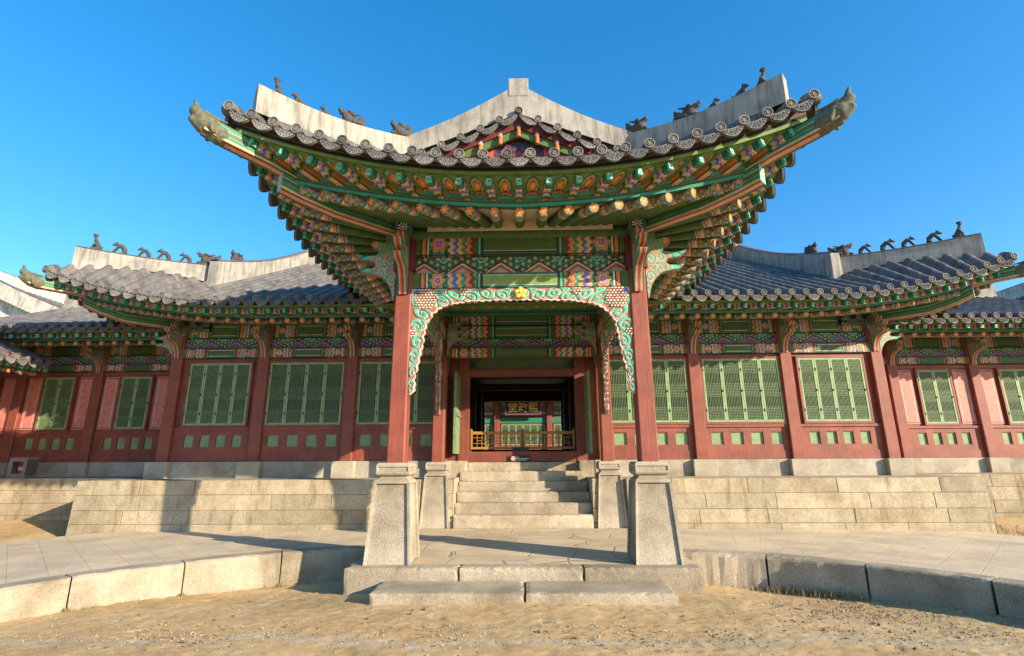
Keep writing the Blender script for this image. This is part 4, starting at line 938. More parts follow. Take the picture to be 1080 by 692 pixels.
    Q = np.stack([x, np.where(t > 0, Ky+(cy-Ky)*t, PY0+.05), np.where(t > 0, hip(t), 6.36)], 1)
    ROOF = None
    mb = MB(); tile_sheet(mb, P, Q, .05, nt=14); roof = mb.build('tiled_roof', 'tile', T, fixnormals=False)
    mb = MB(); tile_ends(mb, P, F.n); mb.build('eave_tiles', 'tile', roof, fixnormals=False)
    for S, sg in ((SL, -1), (SR, 1)):
        ts = tile_positions(S); P = S.at('tile', ts); y = P[:, 1]; t = np.clip((Ky-y)/(Ky-cy), 0, 1)
        Q = np.stack([np.where(t > 0, sg*(Kx+(cx-Kx)*t), 0.0), y, np.where(t > 0, hip(t), zR)], 1)
        mb = MB(); tile_sheet(mb, P, Q, .10, nt=26); mb.build('roof_slope', 'tile', roof, fixnormals=False)
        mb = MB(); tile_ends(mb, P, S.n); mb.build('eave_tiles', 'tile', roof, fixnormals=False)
    # gable: verge tiles, barge boards, hanging rafter ends, red board
    vx = np.arange(0, 1.75, .315); zv = lambda x: 7.16-.46*np.abs(x)+.03*np.sin(PI*np.abs(x)/1.75)*-1
    for sg in (-1, 1):
        P = np.array([(sg*a, 7.36, zv(a)) for a in vx]); P = P if sg > 0 else P
        mb = MB(); tile_ends(mb, P, (0, -1), r=.066, lenb=.35); mb.build('verge_tiles', 'tile', roof, fixnormals=False)
        mb = MB(); mb.prism([(0, 7.08), (sg*1.75, zv(1.75)-.08), (sg*1.75, zv(1.75)-.24), (0, 6.90)], (0, 7.40, 0), (1, 0, 0), (0, 0, 1), (0, 1, 0), .06, MAROON); mb.build('verge_lining', 'paint', T)
        mb = MB(); mb.prism([(0, 6.93), (sg*1.7, zv(1.7)-.21), (sg*1.7, zv(1.7)-.36), (0, 6.77)], (0, 7.44, 0), (1, 0, 0), (0, 0, 1), (0, 1, 0), .05, GRN*1.2); mb.build('barge_board', 'paint', T)
        for a in ((.0 if sg > 0 else None), .30, .62, .94):
            if a is None: continue
            mb = MB(); z = 6.93-.46*a; pts = [(sg*a, 7.43, z), (sg*a, 7.40, z-.05), (sg*a, 7.385, z-.06), (sg*a, 7.37, z-.22)]
            mb.tube(pts[:2], .035, c3(.3, .32, .35), 10); mb.tube([pts[1], pts[2]], .036, WHITE, 10); mb.tube(pts[2:], .033, ORANGE*.9, 10); mb.build('hanging_rafter_end', 'paint', T)
    mb = MB(); g = np.linspace(-1.35, 1.35, 220); h = np.linspace(0, .75, 70); X, V = np.meshgrid(g, h, indexing='ij')
    top = 6.84-.46*np.abs(X); Z = 6.2+(top-6.2)*V/.75
    c, vm = scroll(np.abs(X)+.05, Z-6.62, .26, RED*.8, BLUE*.2, BLACK); c = np.where((np.abs(X) > .42)[..., None], RED*1.6+c3(.08, .02, .01), c); c = np.where((np.abs(np.abs(X)-.2) < .02)[..., None] & (Z > 6.6)[..., None], c3(.05, .06, .1), c)
    mb.grid(np.stack([X, np.full_like(X, 7.56), Z], -1), c); mb.build('gable_board', 'paint', T)
    # ridges
    u = np.linspace(0, 1, 24)
    for sg in (-1, 1):
        hx, hy = 3.56, 5.98
        path = np.stack([sg*(Kx+(hx-Kx)*u), Ky-.03+(hy-Ky)*u], 1); tt = (Kx+(hx-Kx)*u-Kx)/(cx-Kx)
        b = hip(tt)-.05; tp = 6.76-.20*u*(1-.0*u)-.10*np.sin(PI*u)+.02*u**2
        ridge_wall(roof, path, b, tp, .2, 'hip_ridge', cap=False)
        path = np.stack([sg*Kx*u, np.full(24, Ky)], 1); tp = 7.75-(7.75-6.78)*u-.07*np.sin(PI*u); b = 7.16-(7.16-6.42)*u
        ridge_wall(roof, path, b, tp, .21, 'gable_ridge', cap=False)
    ridge_wall(roof, np.stack([np.zeros(12), np.linspace(Ky, 16.5, 12)], 1), np.full(12, 7.1), 7.82-.0*u[:12], .28, 'main_ridge', cap=False)
    mb = MB(); mb.box((-.17, Ky-.108, 7.5), (.17, Ky+.3, 7.85), c3(.335, .318, .288)); mb.build('ridge_end_block', 'plaster', roof, bevel=.02)
    return T
PORCH = build_porch()

# ------------------------------------------------------------------ the main hall
def build_hall():
    T = thing('palace_hall', 'long red palace hall with green lattice windows standing behind the porch', 'palace hall')
    Y = 12.7; cols = [1.95, 4.22, 6.46, 8.66]
    CM = column_mesh(1.6, 5.05, .29, .28)
    lay = dict(raft=dict(ov=1.35, fl=.03, z=4.74, rise=.50), fly=dict(ov=1.75, fl=.15, z=4.87, rise=.64), tile=dict(ov=1.96, fl=.08, z=5.08, rise=.76))
    for sx in (-1, 1):
        for c in cols:
            o = link('column', CM, T, Matrix.Translation((sx*c, Y, 0)))
            mb = MB(); mb.box((-.27, -.30, 1.20), (.27, .25, 1.597), c3(.47, .41, .32)*rng.uniform(.9, 1.08)); mb.build('base_stone', 'stone', o, bevel=.015)
            if c > 2: link('bracket', BRACKET, T, Matrix.Translation((sx*c, Y-.14, 4.62)) @ Matrix.Rotation(-PI/2, 4, 'Z') @ Matrix.Diagonal((.62, 1.2, .82, 1)))
        for a, b, w0, w1 in ((1.95, 4.22, 2.12, 4.03), (4.22, 6.46, 4.43, 6.28), (6.46, 8.66, 6.77, 8.31)):
            x0, x1 = sorted((sx*a, sx*b)); ww = sorted((sx*w0, sx*w1))
            wall_bay(T, x0+.14, x1-.14, Y-.02, ww[0], ww[1], 4); frieze_bay(T, x0+.14, x1-.14, Y-.03)
            mb = MB(); mb.box((x0+.27, Y-.16, 1.20), (x1-.27, Y+.2, 1.595), c3(.46, .41, .33)*rng.uniform(.92, 1.06)); mb.build('foundation_stone', 'stone', T, bevel=.012)
        # side wall towards the set-back side hall, and the rest of the body
        mb = MB(); mb.box((sx*8.66-.1, Y+.14, 1.2), (sx*8.66+.1, 22.3, 5.0), COLRED*.9); mb.build('side_wall', 'red', T)
        link('bracket', BRACKET, T, Matrix.Translation((sx*8.8, Y, 4.56)) @ Matrix.Rotation(0 if sx > 0 else PI, 4, 'Z') @ Matrix.Diagonal((.72, 1, .85, 1)))
        mb = MB(); x0, x1 = sorted((sx*1.75, sx*8.56)); mb.box((x0, 22.1, 1.2), (x1, 22.3, 5.0), COLRED*.9); mb.build('rear_wall', 'red', T)
        corner_rafter(T, sx*8.66, Y, sx, -1, 5.00, 5.20, 5.53)
    purlin(T, (-9.0, Y, 4.99-.0), (9.0, Y, 4.99), r=.105)
    for sx in (-1, 1): purlin(T, (sx*8.66, Y-.34, 5.0), (sx*8.66, 15, 5.0), r=.115, ends=(True, False))
    F = Side((-8.66, Y), (8.66, Y), (0, -1), lay); SL = Side((-8.66, Y), (-8.66, 22.3), (-1, 0), lay, True, False); SR = Side((8.66, Y), (8.66, 22.3), (1, 0), lay, True, False)
    build_eave(T, F, 5.1, .345, skip=lambda p: abs(p[0]) < 2.6, rmesh=RAFTER_SMALL, cream=GRN*.8)
    for S in (SL, SR): build_eave(T, S, 5.1, .345, skip=lambda p: p[1] > 14.6, rmesh=RAFTER_SMALL, cream=GRN*.8)
    Kx, Ky, zK, Yr, zR = 7.8, 12.5, 6.06, 17.4, 8.45
    zC = 5.08+.76; cx, cy = 8.66+2.04, Y-2.04; hip = lambda t: zK+(zC-zK)*t+.20*np.sin(PI*np.clip(t, 0, 1))
    ts = tile_positions(F); P = F.at('tile', ts); keep = None; x = P[:, 0]; t = np.clip((np.abs(x)-Kx)/(cx-Kx), 0, 1)
    Q = np.stack([x, np.where(t > 0, Ky+(cy-Ky)*t, Yr), np.where(t > 0, hip(t), zR)], 1)
    mb = MB(); tile_sheet(mb, P, Q, .02, nt=44); roof = mb.build('tiled_roof', 'tile', T, fixnormals=False)
    mb = MB(); tile_ends(mb, P[x < -3.2], F.n); mb.build('eave_tiles', 'tile', roof, fixnormals=False); mb = MB(); tile_ends(mb, P[x > 3.2], F.n); mb.build('eave_tiles', 'tile', roof, fixnormals=False)
    mb = MB(); mb.add([(-7.8, Yr, zR), (7.8, Yr, zR), (7.8, 24, 5.1), (-7.8, 24, 5.1)], [(0, 1, 2, 3)], TILE); mb.build('rear_slope', 'tile', roof)
    for S, sg in ((SL, -1), (SR, 1)):
        ts = tile_positions(S); P = S.at('tile', ts); y = P[:, 1]; t = np.clip((Ky-y)/(Ky-cy), 0, 1)
        Q = np.stack([np.where(t > 0, sg*(Kx+(cx-Kx)*t), sg*8.0), y, np.where(t > 0, hip(t), 5.95)], 1)
        mb = MB(); tile_sheet(mb, P, Q, .06, nt=14); mb.build('roof_slope', 'tile', roof, fixnormals=False)
        mb = MB(); k = y < 15; tile_ends(mb, P[k], S.n); mb.build('eave_tiles', 'tile', roof, fixnormals=False)
        mb = MB(); mb.prism([(12.6, 5.9), (17.4, 8.4), (22.2, 5.9)], (sg*7.75, 0, 0), (0, 1, 0), (0, 0, 1), (sg, 0, 0), .08, RED); mb.build('gable_board', 'paint', T)
        u = np.linspace(0, 1, 26); hx, hy = 10.36, 10.99
        path = np.stack([sg*(Kx+(hx-Kx)*u), Ky+(hy-Ky)*u], 1); tt = (hx-Kx)*u/(cx-Kx)
        ridge_wall(roof, path, hip(tt)-.06, 6.50-.06*u-.05*np.sin(PI*u)+.02*u, .22, 'hip_ridge')
        v = np.linspace(0, 1, 26); path = np.stack([np.full(26, sg*Kx), Ky-.35+(Yr-Ky+.35)*v], 1)
        lin = zK+(zR-zK)*v-.02*np.sin(PI*v)
        ridge_wall(roof, path, lin-.2, 6.55+(9.0-6.55)*v-.17*np.sin(PI*v), .24, 'gable_ridge')
    ridge_wall(roof, np.stack([np.linspace(-7.8, 7.8, 20), np.full(20, Yr)], 1), np.full(20, zR-.2), 9.0+.0*np.linspace(0, 1, 20), .3, 'main_ridge')
    # doorway in the centre bay and the passage through the hall
    mb = MB()
    for sx in (-1, 1):
        mb.box(sorted_box((sx*1.30, Y+.02, 1.56), (sx*1.56, Y+.24, 4.14)), None, COLRED*.8) if False else mb.box((min(sx*1.30, sx*1.56), Y+.02, 1.56), (max(sx*1.30, sx*1.56), Y+.24, 4.14), COLRED*.8)
        mb.box((min(sx*1.56, sx*1.81), Y+.06, 1.56), (max(sx*1.56, sx*1.81), Y+.2, 4.14), COLRED*.75)
    mb.box((-1.30, Y+.03, 3.62), (1.30, Y+.22, 3.80), COLRED*.8); mb.box((-1.30, Y+.03, 4.08), (1.30, Y+.22, 4.3), COLRED*.7)
    mb.box((-1.30, Y+.04, 1.56), (1.30, Y+.22, 1.80), COLRED*.8); D = mb.build('door_frame', 'red', T, bevel=.008)
    mb = MB(); mb.box((-1.30, Y+.14, 3.80), (1.30, Y+.16, 4.08), GRND)
    for k in range(-40, 41):
        for s in (-1, 1):
            xa = k*.035; xb = xa+s*.28; a, b = (xa, 3.80), (xb, 4.08)
            if max(abs(xa), abs(xb)) < 1.29: mb.prism([(xa-.006, 3.80), (xa+.006, 3.80), (xb+.006, 4.08), (xb-.006, 4.08)], (0, Y+.125+.006*s, 0), (1, 0, 0), (0, 0, 1), (0, 1, 0), .008, WGREEN*.9)
    mb.build('transom_lattice', 'plain', D)
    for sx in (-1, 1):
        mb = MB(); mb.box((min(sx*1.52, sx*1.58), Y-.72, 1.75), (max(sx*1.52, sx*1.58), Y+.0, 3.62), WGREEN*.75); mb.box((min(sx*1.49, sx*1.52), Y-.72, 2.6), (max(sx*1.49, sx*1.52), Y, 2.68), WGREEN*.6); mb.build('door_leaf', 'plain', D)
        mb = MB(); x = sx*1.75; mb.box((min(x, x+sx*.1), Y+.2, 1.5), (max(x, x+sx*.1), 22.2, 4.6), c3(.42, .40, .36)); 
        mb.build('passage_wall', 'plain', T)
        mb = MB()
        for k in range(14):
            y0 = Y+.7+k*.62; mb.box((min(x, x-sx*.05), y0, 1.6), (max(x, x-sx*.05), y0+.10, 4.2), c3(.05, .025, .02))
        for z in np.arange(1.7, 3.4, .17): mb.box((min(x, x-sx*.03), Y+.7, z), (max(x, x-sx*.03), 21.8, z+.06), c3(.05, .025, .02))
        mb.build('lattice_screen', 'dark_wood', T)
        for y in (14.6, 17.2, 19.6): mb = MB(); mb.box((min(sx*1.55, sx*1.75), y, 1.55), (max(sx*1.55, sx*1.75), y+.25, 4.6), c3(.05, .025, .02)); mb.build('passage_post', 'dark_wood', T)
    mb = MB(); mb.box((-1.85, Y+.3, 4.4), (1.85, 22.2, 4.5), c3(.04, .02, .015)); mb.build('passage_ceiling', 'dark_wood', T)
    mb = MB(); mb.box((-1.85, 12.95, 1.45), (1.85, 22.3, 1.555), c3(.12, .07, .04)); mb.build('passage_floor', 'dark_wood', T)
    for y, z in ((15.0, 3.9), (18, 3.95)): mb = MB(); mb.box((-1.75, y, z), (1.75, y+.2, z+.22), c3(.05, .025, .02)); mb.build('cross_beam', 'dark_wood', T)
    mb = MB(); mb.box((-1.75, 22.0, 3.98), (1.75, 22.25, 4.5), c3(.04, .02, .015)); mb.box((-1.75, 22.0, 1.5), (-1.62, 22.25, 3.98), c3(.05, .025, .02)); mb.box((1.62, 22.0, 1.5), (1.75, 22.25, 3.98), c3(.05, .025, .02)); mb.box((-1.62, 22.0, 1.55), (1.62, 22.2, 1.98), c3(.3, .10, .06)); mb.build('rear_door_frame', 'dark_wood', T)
    return T
HALL = build_hall()

# ------------------------------------------------------------------ side halls, corridor, halls behind
def build_side_hall(sx, label):
    T = thing('side_hall', label, 'side hall'); Y = 14.3; off = 9.75 if sx < 0 else 10.12; n = 4; sp = 2.2
    CM = column_mesh(1.6, 5.0, .28, .27); xs = [sx*(off+sp*k) for k in range(n)]
    lay = dict(raft=dict(ov=1.35, fl=0, z=4.62, rise=0), fly=dict(ov=1.75, fl=0, z=4.74, rise=0), tile=dict(ov=1.86, fl=0, z=4.96, rise=0))
    for c in xs:
        o = link('column', CM, T, Matrix.Translation((c, Y, 0))); mb = MB(); mb.box((-.24, -.25, 1.2), (.24, .2, 1.597), c3(.47, .41, .32)*rng.uniform(.9, 1.05)); mb.build('base_stone', 'stone', o, bevel=.012)
        link('bracket', BRACKET, T, Matrix.Translation((c, Y-.14, 4.5)) @ Matrix.Rotation(-PI/2, 4, 'Z') @ Matrix.Diagonal((.55, 1.1, .75, 1)))
    ends = [sx*8.76]+xs
    for a, b in zip(ends[:-1], ends[1:]):
        x0, x1 = sorted((a, b)); x0 += .14; x1 -= .14
        if x1-x0 > 1.5: m = (x0+x1)/2; wall_bay(T, x0, x1, Y-.02, m-.42, m+.42, 2, zw0=2.48, zw1=3.92, ztop=4.06, pink=True)
        else:
            mb = MB(); mb.box((x0, Y, 1.6), (x1, Y+.1, 4.06), COLRED); mb.build('wall_panel', 'red', T); mb = MB(); mb.box((x0+.2, Y-.02, 2.46), (x1-.1, Y-.002, 3.95), PINK); mb.build('pink_panel', 'plain', T)
        frieze_bay(T, x0, x1, Y-.03, (4.08, 4.28, 4.30, 4.52, 4.54, 4.84)); mb = MB(); mb.box((x0-.1, Y-.12, 1.2), (x1+.1, Y+.2, 1.595), c3(.46, .41, .33)); mb.build('foundation_stone', 'stone', T, bevel=.012)
    p0, p1 = sorted((sx*7.9, sx*16.5)); F = Side((p0, Y), (p1, Y), (0, -1), lay, False, False)
    build_eave(T, F, 4.95, .345, skip=lambda p: abs(p[0]) < 8.4, rmesh=RAFTER_SMALL, cream=GRN*.8)
    ts = tile_positions(F); P = F.at('tile', ts); Q = np.stack([P[:, 0], np.full(len(P), 17.6), np.full(len(P), 7.0)], 1)
    mb = MB(); tile_sheet(mb, P, Q, .14, nt=34); roof = mb.build('tiled_roof', 'tile', T, fixnormals=False); mb = MB(); tile_ends(mb, P, F.n); mb.build('eave_tiles', 'tile', roof, fixnormals=False)
    mb = MB(); x0, x1 = sorted((sx*8.5, sx*16.5)); mb.box((x0, Y+.12, 1.2), (x1, 20, 4.9), COLRED*.8); mb.build('wall_body', 'red', T)
    n2 = 16; ridge_wall(roof, np.stack([np.linspace(p0, p1, n2), np.full(n2, 17.6)], 1), np.full(n2, 6.8), np.full(n2, 7.45), .3, 'main_ridge')
    mb = MB(); mb.add([(p0, 17.6, 7.0), (p1, 17.6, 7.0), (p1, 22.5, 4.8), (p0, 22.5, 4.8)], [(0, 1, 2, 3)], TILE); mb.build('rear_slope', 'tile', roof)
    return T
build_side_hall(-1, 'set-back pink panelled side hall at the far left, mostly in shade'); build_side_hall(1, 'set-back pink panelled side hall at the far right, sunlit')
def build_corridor():
    T = thing('corridor_building', 'low tiled corridor roof jutting in at the left picture edge', 'corridor')
    lay = dict(raft=dict(ov=.75, fl=0, z=3.86, rise=0), fly=dict(ov=1.05, fl=0, z=3.95, rise=0), tile=dict(ov=1.15, fl=0, z=4.14, rise=0)); X = -13.65
    F = Side((X, 4.0), (X, 13.25), (1, 0), lay, False, False)
    build_eave(T, F, 4.15, .345, skip=lambda p: p[1] < 9.5, rmesh=RAFTER_SMALL, cream=GRN)
    ts = tile_positions(F); P = F.at('tile', ts); Q = np.stack([np.full(len(P), -15.2), P[:, 1], np.full(len(P), 5.6)], 1)
    mb = MB(); tile_sheet(mb, P, Q, .08, nt=20); roof = mb.build('tiled_roof', 'tile', T, fixnormals=False); mb = MB(); tile_ends(mb, P, F.n); mb.build('eave_tiles', 'tile', roof, fixnormals=False)
    mb = MB(); mb.add([(-15.2, 4.0, 5.6), (-15.2, 13.25, 5.6), (-17.9, 13.25, 4.1), (-17.9, 4.0, 4.1)], [(0, 1, 2, 3)], TILE); mb.build('rear_slope', 'tile', roof)
    n = 10; ridge_wall(roof, np.stack([np.full(n, -15.2), np.linspace(4, 13.2, n)], 1), np.full(n, 5.5), np.full(n, 5.95), .26, 'main_ridge')
    CM = column_mesh(.6, 3.7, .26, .25)
    for y in (5.2, 7.6, 10.2, 12.9): link('column', CM, T, Matrix.Translation((X, y, 0)))
    for y0, y1 in ((10.35, 12.75), (7.75, 10.05)):
        O = Matrix.Translation((X+.02, (y0+y1)/2, 0)) @ Matrix.Rotation(PI/2, 4, 'Z'); w = y1-y0
        for z0, z1 in ((3.3, 3.5), (3.55, 3.8)):
            mb = MB(); painted_board(mb, lambda U, V, h=z1-z0: hall_beam_paint(U, V, w/2, h), -w/2, w/2, z0, z1, -.1, .2, res=.02, O=O); mb.build('painted_beam', 'paint', T)
    mb = MB(); mb.box((X-3.2, 4.0, .2), (X-3.0, 13.2, 4.0), COLRED*.8); mb.build('rear_wall', 'red', T)
    mb = MB(); mb.box((X-3.3, 4.0, -.3), (X+.5, 12.2, .6), c3(.44, .38, .29)); mb.build('foundation_stone', 'stone', T, bevel=.02)
build_corridor()
def gabled_back(name, label, sx, X, Y, zr, ze, half, length, wallz):
    """hall behind: ridge along y, white plastered gable towards the front"""
    T = thing(name, label, 'hall behind'); n = 14
    for s in (-1, 1):
        ys = np.arange(Y, Y+length, .32); P = np.stack([np.full(len(ys), X+s*half), ys, np.full(len(ys), ze)], 1); Q = np.stack([np.full(len(ys), X), ys, np.full(len(ys), zr)], 1)
        mb = MB(); tile_sheet(mb, P, Q, .12, nt=16, r=.075); mb.build('roof_slope', 'tile', T, fixnormals=False)
        u = np.linspace(0, 1, 16); path = np.stack([X+s*half*u, np.full(16, Y-.02)], 1); zz = zr+(ze-zr)*u-.15*np.sin(PI*u)
        ridge_wall(T, path, zz-.35, zz+.42, .3, 'gable_ridge', c3(.52, .5, .46))
    mb = MB(); mb.prism([(X-half*.92, ze-.1), (X, zr-.15), (X+half*.92, ze-.1), (X+half*.8, wallz), (X-half*.8, wallz)], (0, Y+.3, 0), (1, 0, 0), (0, 0, 1), (0, 1, 0), .2, c3(.72, .7, .65)); mb.build('gable_wall', 'plaster', T)
    ridge_wall(T, np.stack([np.full(n, X), np.linspace(Y, Y+length, n)], 1), np.full(n, zr-.2), np.full(n, zr+.55), .32, 'main_ridge', c3(.52, .5, .46))
gabled_back('back_hall', 'white gabled hall with tiled roof showing behind the left side hall', -1, -26.5, 22.5, 10.4, 7.4, 7.0, 8, 1)
gabled_back('back_hall', 'white gabled hall with dark tiles showing behind the right side hall', 1, 23.6, 21.0, 8.9, 6.4, 5.0, 8, 1)
def build_court_hall():
    mb = MB(); mb.box((-25, 22.4, -.5), (25, 60, 1.2), c3(.45, .36, .25)); structure(mb.build('courtyard', 'soil'))
    T = thing('court_hall', 'sunlit inner hall with green lattice doors seen through the dark doorway', 'inner hall'); Y = 34.
    CM = column_mesh(2.0, 5.3, .36, .34)
    for x in (-5.1, -1.7, 1.7, 5.1): link('column', CM, T, Matrix.Translation((x, Y, 0)))
    for a, b in ((-5.1, -1.7), (-1.7, 1.7), (1.7, 5.1)):
        m = (a+b)/2; wall_bay(T, a+.17, b-.17, Y+.1, m-1.4, m+1.4, 6, z0=2.0, zw0=2.45, zw1=3.75, ztop=4.35)
        frieze_bay(T, a+.17, b-.17, Y+.0, (4.36, 4.56, 4.58, 4.82, 4.84, 5.2)); mb = MB(); mb.box((a+.17, Y+.02, 3.86), (b-.17, Y+.09, 4.2), TEAL*.8); mb.build('transom_panel', 'plain', T)
    mb = MB(); mb.box((-7, Y-.6, 1.1), (7, Y+6, 2.0), c3(.6, .55, .48)); mb.build('foundation_stone', 'stone', T, bevel=.02); mb = MB(); mb.box((-7, Y+.3, 2), (7, Y+6, 5.4), COLRED); mb.build('wall_body', 'red', T)
    lay = dict(raft=dict(ov=1.5, fl=0, z=5.15, rise=0), fly=dict(ov=1.9, fl=0, z=5.28, rise=0), tile=dict(ov=2.0, fl=0, z=5.55, rise=0)); F = Side((-5, Y), (5, Y), (0, -1), lay, False, False)
    build_eave(T, F, 5.5, .36, skip=lambda p: abs(p[0]) > 2.6, rmesh=RAFTER_SMALL); mb = MB(); mb.add([(-7, Y-2, 5.6), (7, Y-2, 5.6), (7, Y+4, 8.6), (-7, Y+4, 8.6)], [(0, 1, 2, 3)], TILE); mb.build('tiled_roof', 'tile', T)
    S = thing('signboard', 'dark signboard with three gold characters hung under the inner hall eaves', 'signboard', (0, Y-.55, 4.75))
    mb = MB(); mb.box((-1.05, 0, -.34), (1.05, .06, .34), c3(.012, .012, .014)); mb.build('board', 'plain', S, bevel=.01)
    mb = MB(); mb.box((-1.16, -.03, .34), (1.16, .07, .44), c3(.16, .05, .08)); mb.box((-1.16, -.03, -.44), (1.16, .07, -.34), c3(.16, .05, .08)); mb.box((-1.16, -.028, -.34), (-1.05, .068, .34), c3(.16, .05, .08)); mb.box((1.05, -.028, -.34), (1.16, .068, .34), c3(.16, .05, .08)); mb.build('board_frame', 'plain', S, bevel=.008)
    for ch, x in (('堂', -.66), ('政', 0.), ('熙', .66)): text(ch, S, (x, -.012, 0), .66, 'gold', 'gold_character')
def text(s, par, loc, size, m, name, rot=(PI/2, 0, 0), ext=.006):
    c = bpy.data.curves.new(name, 'FONT'); c.body = s; c.size = size; c.align_x = 'CENTER'; c.align_y = 'CENTER'; c.extrude = ext; c.offset = size*.012
    o = bpy.data.objects.new('tmp', c); COL.objects.link(o); dg = bpy.context.evaluated_depsgraph_get(); me = bpy.data.meshes.new_from_object(o.evaluated_get(dg)); bpy.data.objects.remove(o)
    n = len(me.vertices); a = me.color_attributes.new('paint', 'FLOAT_COLOR', 'POINT'); a.data.foreach_set('color', np.tile(np.array([.8, .8, .8, 1]), n).astype(np.float32))
    me.materials.clear(); me.materials.append(M[m]); o = link(name, me, par, Matrix.Translation(loc) @ Euler(rot).to_matrix().to_4x4()); return o
build_court_hall()

# ------------------------------------------------------------------ figurines on the ridges
def on_ridge(mesh, name, label, cat, pos, ang, s=1.0, group=None, pitch=0):
    o = bpy.data.objects.new(name, mesh); COL.objects.link(o); o.location = pos; o.rotation_euler = (0, pitch, ang); o.scale = (s, s, s); return tag(o, label, cat, group)
def build_figurines():
    for sg, w in ((-1, 'left'), (1, 'right')):
        P = lambda u: (sg*(1.85+1.71*u), 7.47-1.49*u, 6.76-.20*u-.10*math.sin(PI*u)+.02*u*u-.012)
        ang = math.atan2(-1.49, sg*1.71); G = f'clay figures on the {w} front ridge of the porch'
        on_ridge(FIG_HAT, 'roof_figurine', f'upright clay figure in a round hat, outermost on the {w} porch ridge', 'figurine', P(.885), ang, .80, G)
        on_ridge(FIG_SIT, 'roof_figurine', f'sitting clay beast just behind the hatted figure on the {w} porch ridge', 'figurine', P(.765), ang, .80, G)
        on_ridge(FIG_SIT, 'roof_figurine', f'crouching clay beast beside the large dragon head on the {w} porch ridge', 'figurine', P(.59), ang, .72, G)
        on_ridge(DR_BIG, 'dragon_ornament', f'large open-mouthed dragon head on the {w} porch ridge', 'roof ornament', P(.42), ang, .80)
        on_ridge(DR_SMALL, 'dragon_ornament', f'small dragon head at the {w} ridge joint beside the porch gable', 'roof ornament', (sg*1.93, 7.4, 6.76), ang, 1.05)
        H = lambda u: (sg*(7.8+2.56*u), 12.5-1.51*u, 6.50-.06*u-.05*math.sin(PI*u)+.02*u+.03)
        ang = math.atan2(-1.51, sg*2.56); G = f'clay figures on the {w} hall ridge'
        names = ['upright hatted clay figure, outermost on the {} hall ridge', 'arched clay beast, second from the outer end of the {} hall ridge', 'arched clay beast in the middle of the row on the {} hall ridge', 'arched clay beast, fourth from the outer end of the {} hall ridge', 'arched clay beast next to the dragon head on the {} hall ridge']
        for u, nm, k in zip((.88, .73, .565, .43, .275), names, range(5)):
            on_ridge(FIG_HAT if k == 0 else FIG_ARCH, 'roof_figurine', nm.format(w), 'figurine', H(u), ang, 1.0 if k == 0 else (1.1, 1.02, 1.12, 1.0)[k-1], G)
        on_ridge(DR_BIG, 'dragon_ornament', f'large dragon head ornament on the {w} hall ridge', 'roof ornament', H(.11), ang, 1.0)
        on_ridge(DR_SMALL, 'dragon_ornament', f'small dragon head at the ridge bend on the {w} side of the hall roof', 'roof ornament', (sg*7.8, 13.1, 6.86), -PI/2, 1.35)
    on_ridge(FIG_ARCH, 'roof_figurine', 'lone clay figure on the white gable ridge at the left picture edge', 'figurine', (-20.4, 22.2, 8.25), 0, 1.6)
build_figurines()

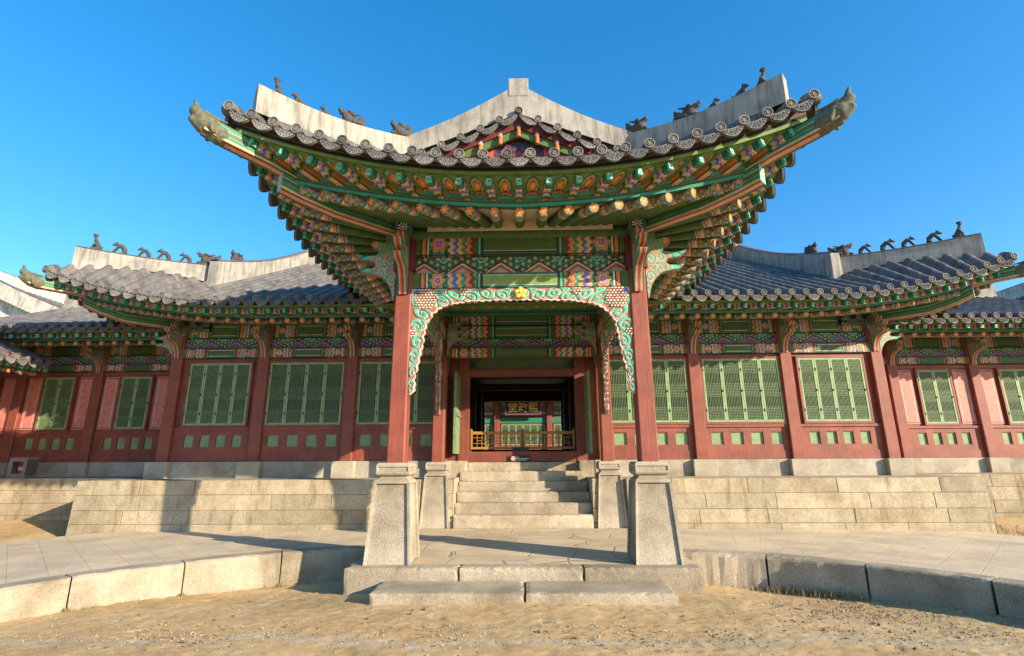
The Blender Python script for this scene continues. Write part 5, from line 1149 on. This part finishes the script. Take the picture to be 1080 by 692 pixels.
# ------------------------------------------------------------------ barrier, signs, fire extinguisher
def build_barrier():
    B = thing('wooden_barrier', 'low varnished wooden lattice barrier across the doorway', 'barrier', (0, 13.05, 1.8)); W = c3(.38, .19, .04)
    for s in (-1, 1):
        mb = MB(); a, b = (.015, 1.29) if s > 0 else (-1.29, -.015)
        mb.box((a, 0, .06), (a+.05, .05, .53), W); mb.box((b-.05, 0, .06), (b, .05, .53), W); mb.box((a+.05, 0, .06), (b-.05, .05, .115), W); mb.box((a+.05, 0, .42), (b-.05, .05, .49), W)
        for m in (a+.40, b-.40): mb.box((m-.025, .002, .115), (m+.025, .048, .42), W)
        lp = MB(); t = .016
        for q in (a+.225, (a+b)/2, b-.225):
            w = .11 if q != (a+b)/2 else .16
            for z in (.20, .34): lp.box((q-w-.06, .015, z-t/2), (q+w+.06, .035, z+t/2), W*.8)
            for x in (q-w*.55, q+w*.55): lp.box((x-t/2, .016, .115), (x+t/2, .034, .42), W*.8)
            lp.box((q-w*.55, .014, .27-t/2), (q+w*.55, .036, .27+t/2), W*.8)
        r = mb.build('barrier_rail', 'plain', B, bevel=.004); lp.build('lattice', 'plain', r)
    for x in (-1.29, 0, 1.27): mb = MB(); mb.box((x-.02, .055, -.2), (x+.025, .09, .56), W*.7); mb.build('post', 'plain', B)
    S = thing('information_sign', 'small black plaque with a red and white emblem leaning on the red door sill', 'sign', (-.06, 12.70, 1.56))
    mb = MB(); mb.box((-.245, -.02, 0.0), (.245, .005, .145), c3(.02, .02, .022)); mb.build('plaque', 'plain', S, bevel=.004)
    mb = MB()
    for i in range(3):
        for j in range(3):
            c = c3(.75, .72, .7) if (i+j) % 2 else c3(.6, .06, .06); mb.box((-.215+i*.034, -.024, .03+j*.032), (-.215+(i+1)*.034-.002, -.0205, .03+(j+1)*.032-.002), c)
    mb.build('emblem', 'plain', S)
    mb = MB()
    for i, w in enumerate((.07, .30, .24)): mb.box((-.09, -.0225, .098-i*.032), (-.09+w, -.0205, .112-i*.032), c3(.6, .6, .6))
    mb.build('text_line', 'plain', S)
    t = thing('floor_plaque', 'plain black low board standing on the door sill before the barrier', 'board', (-.05, 12.9, 1.80)); mb = MB(); mb.box((-.2, 0, 0), (.2, .02, .10), BLACK); mb.box((-.17, .02, 0), (-.15, .08, .02), BLACK); mb.build('board', 'black_metal', t, bevel=.003)
    F = thing('extinguisher_cabinet', 'grey metal fire cabinet with a window standing before the left side hall', 'fire cabinet', (-12.95, 13.15, 1.225)); G = c3(.22, .19, .19)
    mb = MB(); w, h, d = .48, .50, .30; f = .06
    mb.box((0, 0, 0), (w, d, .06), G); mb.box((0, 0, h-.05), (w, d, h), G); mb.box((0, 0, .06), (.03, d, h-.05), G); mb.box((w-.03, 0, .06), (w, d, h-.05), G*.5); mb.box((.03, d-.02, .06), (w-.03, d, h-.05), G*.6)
    mb.box((.03, .0, .06), (f+.04, .02, h-.05), G); mb.box((w-f-.04, .0, .06), (w-.03, .02, h-.05), G); mb.box((f+.04, 0, .06), (w-f-.04, .02, .11), G); mb.box((f+.04, 0, h-.1), (w-f-.04, .02, h-.05), G); mb.build('cabinet', 'plain', F, bevel=.006)
    mb = MB(); mb.box((f+.03, .008, .1), (w-f-.03, .012, h-.09), WHITE); mb.build('glass_pane', 'glass', F)
    E = thing('fire_extinguisher', 'red fire extinguisher with a white label inside the grey cabinet', 'extinguisher', (-12.71, 13.31, 1.29)); mb = MB()
    prof = [(.0, 0), (.085, 0), (.09, .02), (.09, .27), (.07, .32), (.03, .345), (.03, .37), (.0, .37)]; th = np.linspace(0, 2*PI, 25)
    R = np.array([[(r*math.cos(a), r*math.sin(a), z) for a in th] for r, z in prof]); mb.grid(R, c3(.55, .02, .015)); mb.build('bottle', 'plain', E, True)
    mb = MB(); mb.box((-.02, -.03, .37), (.02, .03, .40), BLACK); mb.box((-.015, -.11, .395), (.015, .05, .41), BLACK); mb.build('valve', 'black_metal', E)
    mb = MB(); R = np.array([[(.0912*math.cos(a), .0912*math.sin(a), z) for a in np.linspace(-PI*.8, -PI*.2, 12)] for z in (.12, .2)]); mb.grid(R, WHITE); mb.build('label_band', 'plain', E, True)
build_barrier()

# ------------------------------------------------------------------ loose gravel and dry grass
def build_litter():
    mb = MB()
    def scatter(n, fx, fy, smin, smax, cols):
        for _ in range(n):
            x, y = fx(), fy(); z = float(ground_z(np.array(x), np.array(y))); s = random.uniform(smin, smax)
            V = np.array([(1, 0, 0), (-1, 0, 0), (0, 1, 0), (0, -1, 0), (0, 0, .8), (0, 0, -.5)])*s*rng.uniform(.6, 1.2, (6, 1)); a = random.uniform(0, 6.3); ca, sa = math.cos(a), math.sin(a)
            V = V@np.array([[ca, sa, 0], [-sa, ca, 0], [0, 0, 1]])+[x, y, z+s*.2]
            mb.add(V, [(0, 2, 4), (2, 1, 4), (1, 3, 4), (3, 0, 4), (2, 0, 5), (1, 2, 5), (3, 1, 5), (0, 3, 5)], random.choice(cols)*random.uniform(.7, 1.2))
    C = [c3(.3, .22, .13), c3(.38, .28, .17), c3(.2, .15, .09), c3(.42, .34, .24)]
    scatter(900, lambda: random.gauss(4.0, .85), lambda: random.gauss(6.6, .42), .006, .018, C); scatter(1200, lambda: random.uniform(-6, 6), lambda: random.uniform(4.9, 7.6), .004, .012, C); scatter(1500, lambda: random.uniform(-5, 5.5), lambda: random.gauss(5.55, .2), .005, .016, C); scatter(50, lambda: random.uniform(-5, 5), lambda: random.uniform(5.2, 7.2), .015, .03, C[2:3])
    structure(mb.build('gravel', 'plain'), 'stuff')
    mb = MB(); K = interp_path(KR, 121)
    def blade(x, y, h):
        z = float(ground_z(np.array(x), np.array(y))); a = random.uniform(0, 6.3); b = random.uniform(.02, .6)*h; w = .004
        p = np.array([x, y, z]); d = np.array([math.cos(a), math.sin(a), 0]); s = np.array([-d[1], d[0], 0])*w
        mb.add([p-s, p+s, p+d*b*.4+[0, 0, h*.6]+s*.7, p+d*b*.4+[0, 0, h*.6]-s*.7, p+d*b+[0, 0, h]], [(0, 1, 2, 3), (3, 2, 4)], c3(.3, .24, .1))
    for _ in range(420):
        k = int(np.clip(random.gauss(30, 6), 3, 60)); q = K[k]; blade(q[0]-abs(random.gauss(.02, .06)), q[1]-abs(random.gauss(.02, .09)), random.uniform(.03, .13))
    K2 = interp_path(KL, 121)
    for _ in range(260):
        k = random.choice([20, 40, 60, random.randint(3, 60)]); q = K2[k]; blade(q[0]+abs(random.gauss(0, .04)), q[1]-abs(random.gauss(.02, .05)), random.uniform(.02, .06))
    for _ in range(400): blade(random.gauss(9.9, .5), random.gauss(11.4, .4), random.uniform(.03, .1))
    structure(mb.build('dry_grass', 'grass'), 'stuff')
build_litter()
